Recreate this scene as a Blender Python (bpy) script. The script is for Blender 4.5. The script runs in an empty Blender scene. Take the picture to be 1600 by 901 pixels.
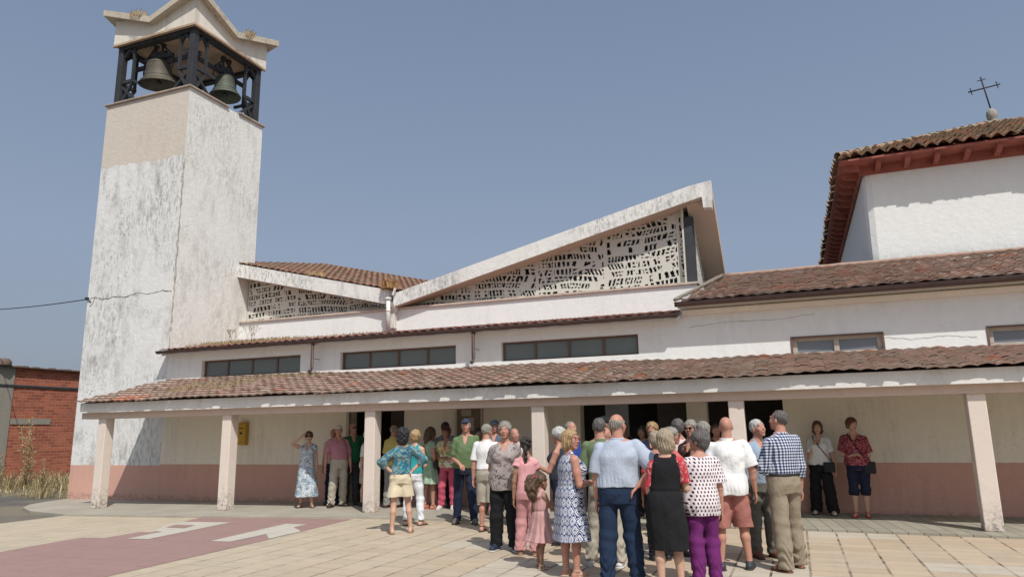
import bpy, bmesh, math, random
import numpy as np
from mathutils import Vector, Matrix
from mathutils.geometry import tessellate_polygon
R_ = math.radians
random.seed(7)
rng = np.random.default_rng(7)
scene = bpy.context.scene
COL = scene.collection

# ------------------------------------------------------------------ camera
CAM_F, CAM_YAW, CAM_PITCH, CAM_ROLL, CAM_H = 1109.87, .37279, .19740, -.015975, 1.6
def cam_axes():
    cy, sy = math.cos(CAM_YAW), math.sin(CAM_YAW); cp, sp = math.cos(CAM_PITCH), math.sin(CAM_PITCH)
    f = Vector((-sy*cp, cy*cp, sp)); r = Vector((cy, sy, 0)); u = r.cross(f)
    c, s = math.cos(CAM_ROLL), math.sin(CAM_ROLL)
    return c*r + s*u, -s*r + c*u, f
cr, cu, cf = cam_axes()
cam = bpy.data.cameras.new('camera'); camo = bpy.data.objects.new('camera', cam); COL.objects.link(camo)
m = Matrix((cr, cu, -cf)).transposed().to_4x4(); m.translation = Vector((0, 0, CAM_H))
camo.matrix_world = m
cam.sensor_width = 36; cam.lens = CAM_F/1600*36; cam.clip_end = 3000; cam.clip_start = .1
scene.camera = camo

# ------------------------------------------------------------------ light
SUN_DIR = Vector((.53, -.58, 1.0)).normalized()           # towards the sun
SUN_EL = math.asin(SUN_DIR.z)
world = bpy.data.worlds.new('World'); scene.world = world; world.use_nodes = True
wn = world.node_tree; bg = wn.nodes['Background']
sky = wn.nodes.new('ShaderNodeTexSky'); sky.sky_type = 'NISHITA'; sky.sun_disc = False
sky.sun_elevation = SUN_EL
sky.sun_rotation = math.atan2(SUN_DIR.x, SUN_DIR.y)
sky.air_density = 1.0; sky.dust_density = 4.0; sky.ozone_density = 1.5; sky.altitude = 700
hs = wn.nodes.new('ShaderNodeHueSaturation'); hs.inputs['Saturation'].default_value = .62; hs.inputs['Value'].default_value = .9
wn.links.new(sky.outputs[0], hs.inputs['Color']); 
# thick summer haze: the sky texture is veiled by an even greyish layer that thickens towards the horizon
tcw = wn.nodes.new('ShaderNodeTexCoord'); sxw = wn.nodes.new('ShaderNodeSeparateXYZ'); rmp = wn.nodes.new('ShaderNodeValToRGB')
wn.links.new(tcw.outputs['Generated'], sxw.inputs[0]); wn.links.new(sxw.outputs[2], rmp.inputs[0])
E_ = rmp.color_ramp.elements; E_[0].position = .0; E_[0].color = (.155*.86, .175*.88, .205*.9, 1); E_[1].position = .62; E_[1].color = (.110, .158, .250, 1)
for p_, c_ in ((.10, (.165, .195, .245, 1)), (.24, (.170, .217, .300, 1))):
    e_ = rmp.color_ramp.elements.new(p_); e_.color = c_
vs_ = wn.nodes.new('ShaderNodeVectorMath'); vs_.operation = 'SCALE'; vs_.inputs['Scale'].default_value = 10; wn.links.new(rmp.outputs[0], vs_.inputs[0])
mx = wn.nodes.new('ShaderNodeMix'); mx.data_type = 'RGBA'; mx.inputs[0].default_value = .84
wn.links.new(hs.outputs[0], mx.inputs[6]); wn.links.new(vs_.outputs[0], mx.inputs[7])
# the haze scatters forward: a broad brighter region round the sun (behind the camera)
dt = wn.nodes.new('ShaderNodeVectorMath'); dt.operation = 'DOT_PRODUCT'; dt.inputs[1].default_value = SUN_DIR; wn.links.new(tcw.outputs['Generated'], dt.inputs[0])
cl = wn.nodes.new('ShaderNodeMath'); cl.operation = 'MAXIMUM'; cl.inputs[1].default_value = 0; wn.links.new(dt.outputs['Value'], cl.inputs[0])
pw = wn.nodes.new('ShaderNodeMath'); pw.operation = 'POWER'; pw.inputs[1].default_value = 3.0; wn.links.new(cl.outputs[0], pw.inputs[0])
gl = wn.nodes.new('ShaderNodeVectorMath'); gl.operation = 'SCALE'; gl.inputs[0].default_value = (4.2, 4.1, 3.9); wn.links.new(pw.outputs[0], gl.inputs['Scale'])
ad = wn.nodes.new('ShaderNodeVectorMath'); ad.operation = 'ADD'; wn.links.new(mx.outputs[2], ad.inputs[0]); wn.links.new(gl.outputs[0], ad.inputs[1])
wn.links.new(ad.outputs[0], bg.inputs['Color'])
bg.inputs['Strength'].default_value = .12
sl = bpy.data.lights.new('sun', 'SUN'); sl.energy = 3.15; sl.angle = R_(.55); sl.color = (1, .955, .89)
so = bpy.data.objects.new('sun', sl); COL.objects.link(so)
so.rotation_euler = SUN_DIR.to_track_quat('Z', 'Y').to_euler()
scene.view_settings.view_transform = 'Standard'; scene.view_settings.look = 'None'
scene.view_settings.exposure = .35; scene.view_settings.gamma = 1.0
scene.cycles.max_bounces = 6; scene.cycles.diffuse_bounces = 4; scene.cycles.use_denoising = True

# ------------------------------------------------------------------ materials
MATS = {}
def new_mat(name):
    m = bpy.data.materials.new(name); m.use_nodes = True
    nt = m.node_tree; b = nt.nodes['Principled BSDF']
    return m, nt, b
class NB:
    """tiny node helper"""
    def __init__(s, nt): s.nt = nt; s.n = nt.nodes; s.l = nt.links
    def tex(s, kind='Object', scale=(1, 1, 1)):
        tc = s.n.new('ShaderNodeTexCoord'); mp = s.n.new('ShaderNodeMapping')
        s.l.new(tc.outputs[kind], mp.inputs[0]); mp.inputs['Scale'].default_value = scale
        return mp.outputs[0]
    def noise(s, vec, scale=5, detail=4, rough=.6, dist=0):
        t = s.n.new('ShaderNodeTexNoise'); t.inputs['Scale'].default_value = scale
        t.inputs['Detail'].default_value = detail; t.inputs['Roughness'].default_value = rough
        t.inputs['Distortion'].default_value = dist
        s.l.new(vec, t.inputs['Vector']); return t.outputs[0]
    def voro(s, vec, scale=5, out='Distance', feature='F1', rnd=1):
        t = s.n.new('ShaderNodeTexVoronoi'); t.inputs['Scale'].default_value = scale; t.feature = feature
        t.inputs['Randomness'].default_value = rnd
        s.l.new(vec, t.inputs['Vector']); return t.outputs[out]
    def ramp(s, fac, stops, interp='LINEAR'):
        r = s.n.new('ShaderNodeValToRGB'); cr = r.color_ramp; cr.interpolation = interp
        while len(cr.elements) < len(stops): cr.elements.new(.5)
        for e, (p, c) in zip(cr.elements, stops):
            e.position = p; e.color = (c, c, c, 1) if isinstance(c, (int, float)) else (*c[:3], 1)
        s.l.new(fac, r.inputs[0]); return r.outputs[0]
    def mix(s, fac, a, b, mode='MIX'):
        x = s.n.new('ShaderNodeMix'); x.data_type = 'RGBA'; x.blend_type = mode; x.clamp_factor = True
        for sock, v in ((x.inputs[0], fac), (x.inputs[6], a), (x.inputs[7], b)):
            if hasattr(v, 'links') or isinstance(v, bpy.types.NodeSocket): s.l.new(v, sock)
            elif isinstance(v, (int, float)): sock.default_value = v if sock is x.inputs[0] else (v, v, v, 1)
            else: sock.default_value = (*v[:3], 1)
        return x.outputs[2]
    def math(s, op, a, b=None, c=None):
        x = s.n.new('ShaderNodeMath'); x.operation = op
        for i, v in enumerate((a, b, c)):
            if v is None: continue
            if isinstance(v, bpy.types.NodeSocket): s.l.new(v, x.inputs[i])
            else: x.inputs[i].default_value = v
        return x.outputs[0]
    def xyz(s, vec):
        x = s.n.new('ShaderNodeSeparateXYZ'); s.l.new(vec, x.inputs[0]); return x.outputs
    def comb(s, x, y, z):
        c = s.n.new('ShaderNodeCombineXYZ')
        for i, v in enumerate((x, y, z)):
            if isinstance(v, bpy.types.NodeSocket): s.l.new(v, c.inputs[i])
            else: c.inputs[i].default_value = v
        return c.outputs[0]
    def bump(s, b, h, strength=.3, dist=.02):
        x = s.n.new('ShaderNodeBump'); x.inputs['Strength'].default_value = strength
        x.inputs['Distance'].default_value = dist
        s.l.new(h, x.inputs['Height']); s.l.new(x.outputs[0], b.inputs['Normal'])
def col(c): return (*c[:3], 1)

def simple(name, c, rough=.8, metal=0, var=.12, vscale=6, bump=0, bscale=40, spec=.3):
    if name in MATS: return MATS[name]
    m, nt, b = new_mat(name); k = NB(nt); v = k.tex()
    n = k.noise(v, vscale, 5)
    f = k.ramp(n, [(.3, 0.), (.7, 1.)])
    c2 = tuple(min(1, x*(1+var)) for x in c); c1 = tuple(x*(1-var) for x in c)
    k.l.new(k.mix(f, c1, c2), b.inputs['Base Color'])
    b.inputs['Roughness'].default_value = rough; b.inputs['Metallic'].default_value = metal
    b.inputs['Specular IOR Level'].default_value = spec
    if bump: k.bump(b, k.noise(v, bscale, 4), bump, .01)
    MATS[name] = m; return m

def plaster(name, base, stain=(.33, .32, .29), amount=.5, streak=.5, speck=.3, bump=.35, seed=0, patch=None, lowdirt=None, heavy=False):
    """weathered painted render: broad tone drift, vertical streaks, dark specks, optional other-coloured repair above a height"""
    m, nt, b = new_mat(name); k = NB(nt)
    tc = k.tex('Object'); 
    off = k.n.new('ShaderNodeVectorMath'); off.operation = 'ADD'; k.l.new(tc, off.inputs[0]); off.inputs[1].default_value = (seed*3.1, seed*1.7, 0)
    v = off.outputs[0]
    st = k.n.new('ShaderNodeMapping'); st.inputs['Scale'].default_value = (2.3, 2.3, .75) if heavy else (3.2, 3.2, .35); k.l.new(v, st.inputs[0])
    broad = k.noise(v, .55, 5, .6)
    fine = k.noise(v, 6, 6, .7)
    c = k.mix(k.ramp(fine, [(.3, 0.), (.75, 1.)]), tuple(x*.93 for x in base), base)
    if patch:
        z = k.xyz(tc)[2]
        zz = k.math('ADD', k.math('ADD', z, k.math('MULTIPLY', k.xyz(tc)[0], .03)), k.math('ADD', k.math('MULTIPLY', k.noise(v, 1.4, 6, .7), .40), .45))
        msk = k.math('GREATER_THAN', zz, patch[1]+.11)
        c = k.mix(msk, c, patch[0])
    smask = k.math('MULTIPLY', k.ramp(k.noise(st.outputs[0], 1.6, 7, .72), [(.46, 0.), (.72, 1.)]), k.ramp(broad, [(.42, 0.), (.6, 1.)]))
    smask = k.math('MULTIPLY', smask, streak)
    if patch: smask = k.math('MULTIPLY', smask, k.math('SUBTRACT', 1., k.math('MULTIPLY', msk, .75)))
    c = k.mix(smask, c, stain)
    spk = k.math('MULTIPLY', k.ramp(k.noise(v, 17, 5, .85), [(.555, 0.), (.62, 1.)]), k.ramp(k.noise(v, 1.1, 4, .6), [(.47, 0.), (.62, 1.)]))
    spk = k.math('MULTIPLY', spk, speck)
    if patch: spk = k.math('MULTIPLY', spk, k.math('SUBTRACT', 1., msk))
    c = k.mix(spk, c, tuple(x*.55 for x in stain))
    if heavy:      # blotchy zones where the paint has gone, with torn edges
        zone = k.ramp(k.noise(v, .42, 3, .5), [(.42, 0.), (.6, 1.)])
        tear = k.ramp(k.noise(st.outputs[0], 5.5, 6, .85), [(.50, 0.), (.56, 1.)])
        hv = k.math('MULTIPLY', k.math('MULTIPLY', zone, tear), .62)
        if patch: hv = k.math('MULTIPLY', hv, k.math('SUBTRACT', 1., k.math('MULTIPLY', msk, .85)))
        c = k.mix(hv, c, stain)
    c = k.mix(k.math('MULTIPLY', k.ramp(broad, [(.35, 1.), (.6, 0.)]), amount*.35), c, tuple(x*.72 for x in base))
    if lowdirt is not None:
        z = k.xyz(tc)[2]
        low = k.ramp(k.math('ADD', k.math('MULTIPLY', k.math('SUBTRACT', z, lowdirt[0]), 1/lowdirt[1]), k.math('MULTIPLY', k.math('SUBTRACT', k.noise(v, 5, 5, .8), .5), 1.6)), [(.0, 1.), (.75, 0.)])
        c = k.mix(k.math('MULTIPLY', low, k.math('MULTIPLY', k.ramp(k.noise(v, 14, 4, .8), [(.42, 0.), (.62, 1.)]), lowdirt[2])), c, (.12, .105, .09))
    k.l.new(c, b.inputs['Base Color']); b.inputs['Roughness'].default_value = .92
    b.inputs['Specular IOR Level'].default_value = .2
    hgt = k.math('ADD', k.noise(v, 55, 3, .6), k.math('MULTIPLY', k.noise(v, 9, 3, .6), 1.5))
    k.bump(b, hgt, bump, .012)
    MATS[name] = m; return m

def tile_mat(name, cols, lichen=.5, seed=0, green=(.19, .17, .12)):
    m, nt, b = new_mat(name); k = NB(nt); v = k.tex('Object')
    at = k.n.new('ShaderNodeAttribute'); at.attribute_name = 'tint'; t = k.xyz(at.outputs['Color'])[0]
    n = len(cols)
    c = k.ramp(t, [((i+.5)/n, cc) for i, cc in enumerate(cols)])
    fine = k.noise(v, 30, 4, .7)
    c = k.mix(k.ramp(fine, [(.45, .0), (.75, .35)]), c, (.12, .085, .07))
    lm = k.math('MULTIPLY', k.ramp(k.noise(v, .9, 6, .7), [(.47, 0.), (.62, 1.)]), k.ramp(k.noise(v, 16, 4, .8), [(.4, 0.), (.6, 1.)]))
    c = k.mix(k.math('MULTIPLY', lm, lichen), c, green)
    k.l.new(c, b.inputs['Base Color']); b.inputs['Roughness'].default_value = .95; b.inputs['Specular IOR Level'].default_value = .1
    k.bump(b, fine, .5, .01)
    MATS[name] = m; return m

# ------------------------------------------------------------------ mesh helpers
def tag(o, label=None, cat=None, group=None, kind=None):
    if label: o['label'] = label
    if cat: o['category'] = cat
    if group: o['group'] = group
    if kind: o['kind'] = kind
    return o
def empty(name, loc=(0, 0, 0), rz=0, label=None, cat=None, group=None):
    o = bpy.data.objects.new(name, None); COL.objects.link(o); o.location = loc; o.rotation_euler = (0, 0, rz)
    o.empty_display_size = .1
    return tag(o, label, cat, group)
class MB:
    def __init__(s): s.v = []; s.f = []; s.mi = []; s.t = []; s.smooth = []
    def add(s, vs, fs, mi=0, tint=.5, smooth=False):
        n = len(s.v); s.v += [tuple(p) for p in vs]; s.f += [tuple(i+n for i in f) for f in fs]
        s.mi += [mi]*len(fs); s.smooth += [smooth]*len(fs)
        s.t += [tint]*len(vs)
        return s
    def box(s, x0, x1, y0, y1, z0, z1, mi=0, M=None):
        vs = [Vector((x, y, z)) for z in (z0, z1) for y in (y0, y1) for x in (x0, x1)]
        if M is not None: vs = [M @ p for p in vs]
        return s.add(vs, [(0, 2, 3, 1), (4, 5, 7, 6), (0, 1, 5, 4), (2, 6, 7, 3), (0, 4, 6, 2), (1, 3, 7, 5)], mi)
    def bar(s, a, b, w, h=None, mi=0, up=(0, 0, 1)):
        h = h or w; a = Vector(a); b = Vector(b); d = (b-a); L = d.length; d.normalize()
        upv = Vector(up)
        if abs(d.dot(upv)) > .98: upv = Vector((0, 1, 0))
        x = d.cross(upv).normalized(); z = x.cross(d)
        M = Matrix((x, d, z)).transposed().to_4x4(); M.translation = a
        return s.box(-w/2, w/2, 0, L, -h/2, h/2, mi, M)
    def tube(s, pts, r, n=8, mi=0, caps=True):
        pts = [Vector(p) for p in pts]; rs = r if isinstance(r, (list, tuple)) else [r]*len(pts)
        rings = []; vs = []; fs = []
        for i, p in enumerate(pts):
            d = (pts[min(i+1, len(pts)-1)]-pts[max(i-1, 0)]).normalized()
            u = Vector((0, 0, 1)) if abs(d.z) < .95 else Vector((1, 0, 0))
            x = d.cross(u).normalized(); y = x.cross(d)
            for j in range(n):
                a = 2*math.pi*j/n; vs.append(p+(x*math.cos(a)+y*math.sin(a))*rs[i])
        for i in range(len(pts)-1):
            for j in range(n):
                a = i*n+j; b = i*n+(j+1) % n; fs.append((a, b, b+n, a+n))
        if caps: fs.append(tuple(range(n))[::-1]); fs.append(tuple(range((len(pts)-1)*n, len(pts)*n)))
        return s.add(vs, fs, mi, smooth=True)
    def lathe(s, prof, c, n=24, mi=0, M=None, squash=(1, 1)):
        vs = []; fs = []
        for r, z in prof:
            for j in range(n):
                a = 2*math.pi*j/n; p = Vector((r*math.cos(a)*squash[0], r*math.sin(a)*squash[1], z))
                if M is not None: p = M @ p
                vs.append(p+Vector(c))
        for i in range(len(prof)-1):
            for j in range(n):
                a = i*n+j; b = i*n+(j+1) % n; fs.append((a, b, b+n, a+n))
        return s.add(vs, fs, mi, smooth=True)
    def prism(s, poly, axis, a, b, mi=0):
        """poly: 2-D points in the two remaining axes (order x,y,z), extruded along axis from a to b"""
        def P(p, t):
            q = list(p); q.insert(axis, t); return q
        n = len(poly)
        vs = [P(p, a) for p in poly]+[P(p, b) for p in poly]
        tri = tessellate_polygon([[Vector((p[0], p[1], 0)) for p in poly]])
        fs = [tuple(t) for t in tri]+[tuple(i+n for i in t[::-1]) for t in tri]
        fs += [(i, (i+1) % n, (i+1) % n+n, i+n) for i in range(n)]
        return s.add(vs, fs, mi)
    def sheet(s, poly, z, mi=0):
        vs = [(p[0], p[1], z(p) if callable(z) else z) for p in poly]
        tri = tessellate_polygon([[Vector((p[0], p[1], 0)) for p in poly]])
        fs = []
        for t in tri:
            a, b, c = [Vector(vs[i][:2]) for i in t]
            fs.append(tuple(t) if (b-a).cross(c-a) > 0 else tuple(t)[::-1])
        return s.add(vs, fs, mi)
    def build(s, name, mats, parent=None, recalc=True, bevel=0):
        me = bpy.data.meshes.new(name)
        me.from_pydata([tuple(map(float, p)) for p in s.v], [], s.f)
        if not isinstance(mats, (list, tuple)): mats = [mats]
        for x in mats: me.materials.append(x)
        me.polygons.foreach_set('material_index', s.mi); me.polygons.foreach_set('use_smooth', s.smooth)
        a = me.color_attributes.new('tint', 'FLOAT_COLOR', 'POINT')
        arr = np.repeat(np.array(s.t, dtype=np.float32)[:, None], 4, 1); a.data.foreach_set('color', arr.ravel())
        if recalc:
            bm = bmesh.new(); bm.from_mesh(me); bmesh.ops.recalc_face_normals(bm, faces=bm.faces); bm.to_mesh(me); bm.free()
        o = bpy.data.objects.new(name, me); COL.objects.link(o)
        if parent: o.parent = parent
        if bevel:
            md = o.modifiers.new('bevel', 'BEVEL'); md.width = bevel; md.segments = 2; md.limit_method = 'ANGLE'
        return o
def wall_xz(mb, x0, x1, z0, z1, y, holes, depth=.22, mi=0, band=None):
    """front wall sheet facing -y with real openings and reveals; band=(z, mi) puts another paint below z"""
    xs = sorted({x0, x1, *[h[0] for h in holes], *[h[1] for h in holes]}); xs = [x for x in xs if x0 <= x <= x1]
    zs = sorted({z0, z1, *[h[2] for h in holes], *[h[3] for h in holes]} | ({band[0]} if band else set())); zs = [z for z in zs if z0 <= z <= z1]
    for i in range(len(xs)-1):
        for j in range(len(zs)-1):
            cx, cz = (xs[i]+xs[i+1])/2, (zs[j]+zs[j+1])/2
            if any(h[0] < cx < h[1] and h[2] < cz < h[3] for h in holes): continue
            a, b, c, d = xs[i], xs[i+1], zs[j], zs[j+1]
            mb.add([(a, y, c), (b, y, c), (b, y, d), (a, y, d)], [(0, 1, 2, 3)], band[1] if band and cz < band[0] else mi)
    for (a, b, c, d) in holes:
        for q in ([(a, y, c), (a, y, d), (a, y+depth, d), (a, y+depth, c)], [(b, y, d), (b, y, c), (b, y+depth, c), (b, y+depth, d)],
                  [(a, y, d), (b, y, d), (b, y+depth, d), (a, y+depth, d)], [(b, y, c), (a, y, c), (a, y+depth, c), (b, y+depth, c)]):
            mb.add(q, [(0, 1, 2, 3)], mi)
def zg(x): return -.012*max(0, -8-max(x, -19))

def tiles(P0, U, V, nu, nv, tw=.23, tl=.36, hump=.032, lip=.03, jitter=1, keep=None, tintf=None, seed=1, segs=6):
    """rows of curved clay tiles: P0 eave corner, U along the eave, V up the slope (unit vectors)"""
    r = random.Random(seed); mb = MB(); U = Vector(U).normalized(); V = Vector(V).normalized(); N = U.cross(V).normalized()
    if N.z < 0: N = -N
    P0 = Vector(P0)
    for j in range(nv):
        for i in range(nu):
            u0 = i*tw+(j % 2)*0+r.uniform(-.008, .008)*jitter; v0 = j*tl+r.uniform(-.018, .018)*jitter
            if keep and not keep(u0+tw/2, v0+tl/2): continue
            sk = r.uniform(-.012, .012)*jitter; dz = r.uniform(0, .012)*jitter
            vs = []
            for a in range(segs+1):
                q = a/segs; h = hump*(0.5-0.5*math.cos(2*math.pi*q))
                for (vv, hh) in ((v0+sk*(q-.5), lip+h+dz), (v0+tl*1.12, h*.9)):
                    vs.append(P0+U*(u0+q*tw*1.04)+V*vv+N*hh)
            for a in range(segs+1):
                q = a/segs; h = hump*(0.5-0.5*math.cos(2*math.pi*q))
                vs.append(P0+U*(u0+q*tw*1.04)+V*(v0+sk*(q-.5)+.004)+N*(h+dz))
            fs = []
            for a in range(segs):
                fs.append((2*a, 2*a+2, 2*a+3, 2*a+1)); b = 2*(segs+1)
                fs.append((b+a, b+a+1, 2*a+2, 2*a))
            t = tintf(u0, v0, r) if tintf else r.random()
            mb.add(vs, fs, 0, t, smooth=False)
    return mb
# ------------------------------------------------------------------ palette
M_TWF = plaster('tower_front_render', (.76, .755, .735), stain=(.26, .25, .23), amount=.5, streak=1., speck=1., bump=.7, seed=1, patch=((.60, .53, .455), 9.72), heavy=True)
M_TWS = plaster('tower_side_render', (.745, .745, .71), stain=(.42, .40, .36), amount=.6, streak=.7, speck=.8, bump=.6, seed=2, heavy=True)
M_WHITE = plaster('white_render', (.775, .79, .77), amount=.2, streak=.22, speck=.15, bump=.35, seed=3)
M_CREAM = plaster('cream_render', (.83, .765, .65), stain=(.42,.38,.31), amount=.6, streak=.4, speck=.3, bump=.2, seed=4)
M_PINK = plaster('dull_pink_paint', (.62, .365, .29), stain=(.44, .26, .21), amount=.5, streak=.45, speck=.3, bump=.25, seed=5, lowdirt=(0, .16, .6))
M_COLM = plaster('pale_pink_column_paint', (.71, .62, .545), amount=.2, streak=.15, speck=.05, bump=.25, seed=6, lowdirt=(0, .62, .85))
M_BEAM = plaster('beam_paint', (.62, .48, .40), amount=.3, streak=.3, speck=.1, bump=.2, seed=7)
M_FASC = plaster('fascia_paint', (.76, .74, .70), amount=.4, streak=.35, speck=.4, bump=.5, seed=8)
M_CONC = plaster('weathered_concrete_fascia', (.76, .75, .72), stain=(.19, .185, .175), amount=.35, streak=.9, speck=1., bump=.6, seed=9, heavy=True)
M_SOFF = plaster('soffit_paint', (.52, .42, .35), amount=.3, streak=.1, speck=.05, bump=.15, seed=10)
M_SCREEN = plaster('lattice_concrete', (.60, .585, .525), amount=.3, streak=.2, speck=.1, bump=.2, seed=11)
M_ROOF = tile_mat('portico_tiles', [(.33, .235, .19), (.39, .275, .225), (.36, .265, .22), (.43, .295, .24), (.36, .24, .195), (.40, .325, .27), (.37, .265, .22), (.47, .21, .14)], .65, green=(.23, .205, .15))
M_ROOF2 = tile_mat('strip_tiles', [(.28, .14, .11), (.36, .17, .135), (.27, .16, .13), (.38, .17, .13)], .4)
M_ROOF3 = tile_mat('nave_tiles', [(.24, .13, .09), (.30, .17, .12), (.21, .14, .10)], .7)
M_ROOF4 = tile_mat('old_clay_tiles', [(.27, .20, .14), (.34, .23, .15), (.22, .19, .14), (.40, .22, .14)], .75, green=(.20, .19, .13))
M_IRON = simple('dark_iron', (.038, .040, .045), .7, .1, .25)
M_BRONZE = simple('bell_bronze', (.10, .088, .068), .65, .3, .3, 3, .2, 20)
M_BRONZE2 = simple('bell_bronze_green', (.085, .095, .075), .65, .3, .3, 3, .2, 20)
M_GUT = simple('brown_gutter', (.085, .055, .05), .5, 0, .2)
M_REDWOOD = simple('red_painted_wood', (.31, .105, .08), .75, 0, .25, 3, .15)
M_CAP = simple('cap_stone', (.36, .29, .24), .9, 0, .3, 2, .4)
M_FRAME = simple('brown_window_frame', (.14, .085, .07), .6)
M_FRAME2 = simple('beige_window_frame', (.45, .40, .34), .6)
M_SLATE = simple('slate_grey_post', (.045, .048, .055), .8)
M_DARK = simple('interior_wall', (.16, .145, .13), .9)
M_DOOR = simple('dark_door', (.05, .04, .035), .6)
M_LEAF = simple('door_leaf', (.25, .27, .30), .6)
M_STONE = simple('grey_stone', (.30, .28, .24), .95, 0, .25, 8, .6, 30)
M_DRY = simple('dry_grass', (.42, .31, .16), .95, 0, .3, 3)
M_DRY2 = simple('dry_weed', (.30, .23, .13), .95, 0, .3, 3)
def glassmat(name, c, rough, sp=.5):
    m, nt, b = new_mat(name); k = NB(nt); v = k.tex()
    k.l.new(k.mix(k.noise(v, 1.3, 3), tuple(x*.75 for x in c), c), b.inputs['Base Color'])
    b.inputs['Roughness'].default_value = rough; b.inputs['Specular IOR Level'].default_value = sp
    k.bump(b, k.noise(v, 7, 2), .06, .01)
    return m
M_FROST = glassmat('frosted_glass', (.17, .20, .19), .35, .45)
M_GLASS = glassmat('dark_glass', (.045, .06, .07), .12, .6)
M_GLASS2 = glassmat('curtained_glass', (.20, .225, .25), .15, .6)

def tintmat(name, cols):
    m, nt, b = new_mat(name); k = NB(nt)
    at = k.n.new('ShaderNodeAttribute'); at.attribute_name = 'tint'; t = k.xyz(at.outputs['Color'])[0]
    k.l.new(k.ramp(t, [((i+.5)/len(cols), c) for i, c in enumerate(cols)]), b.inputs['Base Color']); b.inputs['Roughness'].default_value = .95; b.inputs['Specular IOR Level'].default_value = .1
    return m
# ------------------------------------------------------------------ ground
def ground_sheet(name, poly_strips, mats, dz=0, kind='structure'):
    mb = MB()
    for x0, x1, y0, y1 in poly_strips:
        xs = sorted({x0, x1, *[q for q in (-19, -8) if x0 < q < x1]})
        for a, b in zip(xs, xs[1:]):
            mb.add([(a, y0, zg(a)+dz), (b, y0, zg(b)+dz), (b, y1, zg(b)+dz), (a, y1, zg(a)+dz)], [(0, 1, 2, 3)])
    o = mb.build(name, mats, recalc=False); o['kind'] = kind; return o
def mat_ground():
    m, nt, b = new_mat('dry_ground'); k = NB(nt); v = k.tex()
    c = k.mix(k.ramp(k.noise(v, .35, 6), [(.42, 0.), (.58, 1.)]), (.085, .078, .07), (.17, .145, .105))
    c = k.mix(k.ramp(k.noise(v, 30, 3, .8), [(.5, 0.), (.7, .6)]), c, (.16, .15, .13))
    k.l.new(c, b.inputs['Base Color']); b.inputs['Roughness'].default_value = .95; k.bump(b, k.noise(v, 40, 4), .5, .02); return m
def mat_paving():
    m, nt, b = new_mat('paving_slabs'); k = NB(nt); v = k.tex()
    x, y, z = k.xyz(v)
    jit = k.math('MULTIPLY', k.math('SUBTRACT', k.noise(v, 1.1, 3), .5), .02)
    ux = k.math('DIVIDE', k.math('ADD', k.math('SUBTRACT', x, .40-41), jit), .41)
    uy = k.math('DIVIDE', k.math('ADD', k.math('ADD', y, 40.95), jit), .30)
    ix, iy = k.math('FLOOR', ux), k.math('FLOOR', uy); fx, fy = k.math('FRACT', ux), k.math('FRACT', uy)
    wn_ = k.n.new('ShaderNodeTexWhiteNoise'); wn_.noise_dimensions = '2D'; k.l.new(k.comb(ix, iy, 0), wn_.inputs['Vector'])
    base = k.ramp(wn_.outputs[0], [(0, (.39, .295, .20)), (.35, (.45, .345, .24)), (.7, (.48, .375, .265)), (1., (.41, .315, .225))])
    # worn pale groups of slabs
    base = k.mix(k.ramp(k.noise(v, .8, 3), [(.3, 0.), (.7, .5)]), base, (.44, .39, .31)); c2 = k.n.new('ShaderNodeTexWhiteNoise'); c2.noise_dimensions = '2D'
    k.l.new(k.comb(k.math('FLOOR', k.math('DIVIDE', ix, 3)), k.math('FLOOR', k.math('DIVIDE', iy, 2)), 0), c2.inputs['Vector'])
    pale = k.math('MULTIPLY', k.math('GREATER_THAN', c2.outputs[0], .78), k.math('GREATER_THAN', x, -5.))
    c = k.mix(k.math('MULTIPLY', pale, .75), base, (.47, .43, .36))
    pinkish = k.math('MULTIPLY', k.ramp(k.noise(v, .45, 4), [(.45, 0.), (.6, 1.)]), .4)
    left = k.ramp(k.math('DIVIDE', k.math('ADD', x, 8), 6.), [(0, 1.), (1, 0.)])
    c = k.mix(k.math('MULTIPLY', left, .55), c, (.46, .41, .315))
    c = k.mix(k.math('MULTIPLY', k.ramp(k.noise(v, 1.6, 6, .7), [(.48, 0.), (.7, 1.)]), .45), c, (.30, .25, .19))
    c = k.mix(k.math('MULTIPLY', k.ramp(k.noise(v, 60, 3, .8), [(.5, 0.), (.7, 1.)]), .3), c, (.25, .2, .15))
    gx = k.math('MAXIMUM', k.math('LESS_THAN', fx, .045), k.math('GREATER_THAN', fx, .975))
    gy = k.math('LESS_THAN', fy, .045)
    gw = k.ramp(k.noise(v, 3.1, 4, .7), [(.40, .15), (.62, 1.)])
    g = k.math('MULTIPLY', k.math('MAXIMUM', gx, k.math('MULTIPLY', gy, .8)), gw)
    g = k.math('MULTIPLY', g, k.ramp(k.math('DIVIDE', k.math('ADD', x, 11), 9.), [(0, .5), (1, 1.)]))
    c = k.mix(k.math('MULTIPLY', g, .95), c, (.075, .058, .045))
    k.l.new(c, b.inputs['Base Color']); b.inputs['Roughness'].default_value = .9; b.inputs['Specular IOR Level'].default_value = .2
    k.bump(b, k.math('SUBTRACT', k.noise(v, 45, 4), k.math('MULTIPLY', g, 1.5)), .35, .01); return m
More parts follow.
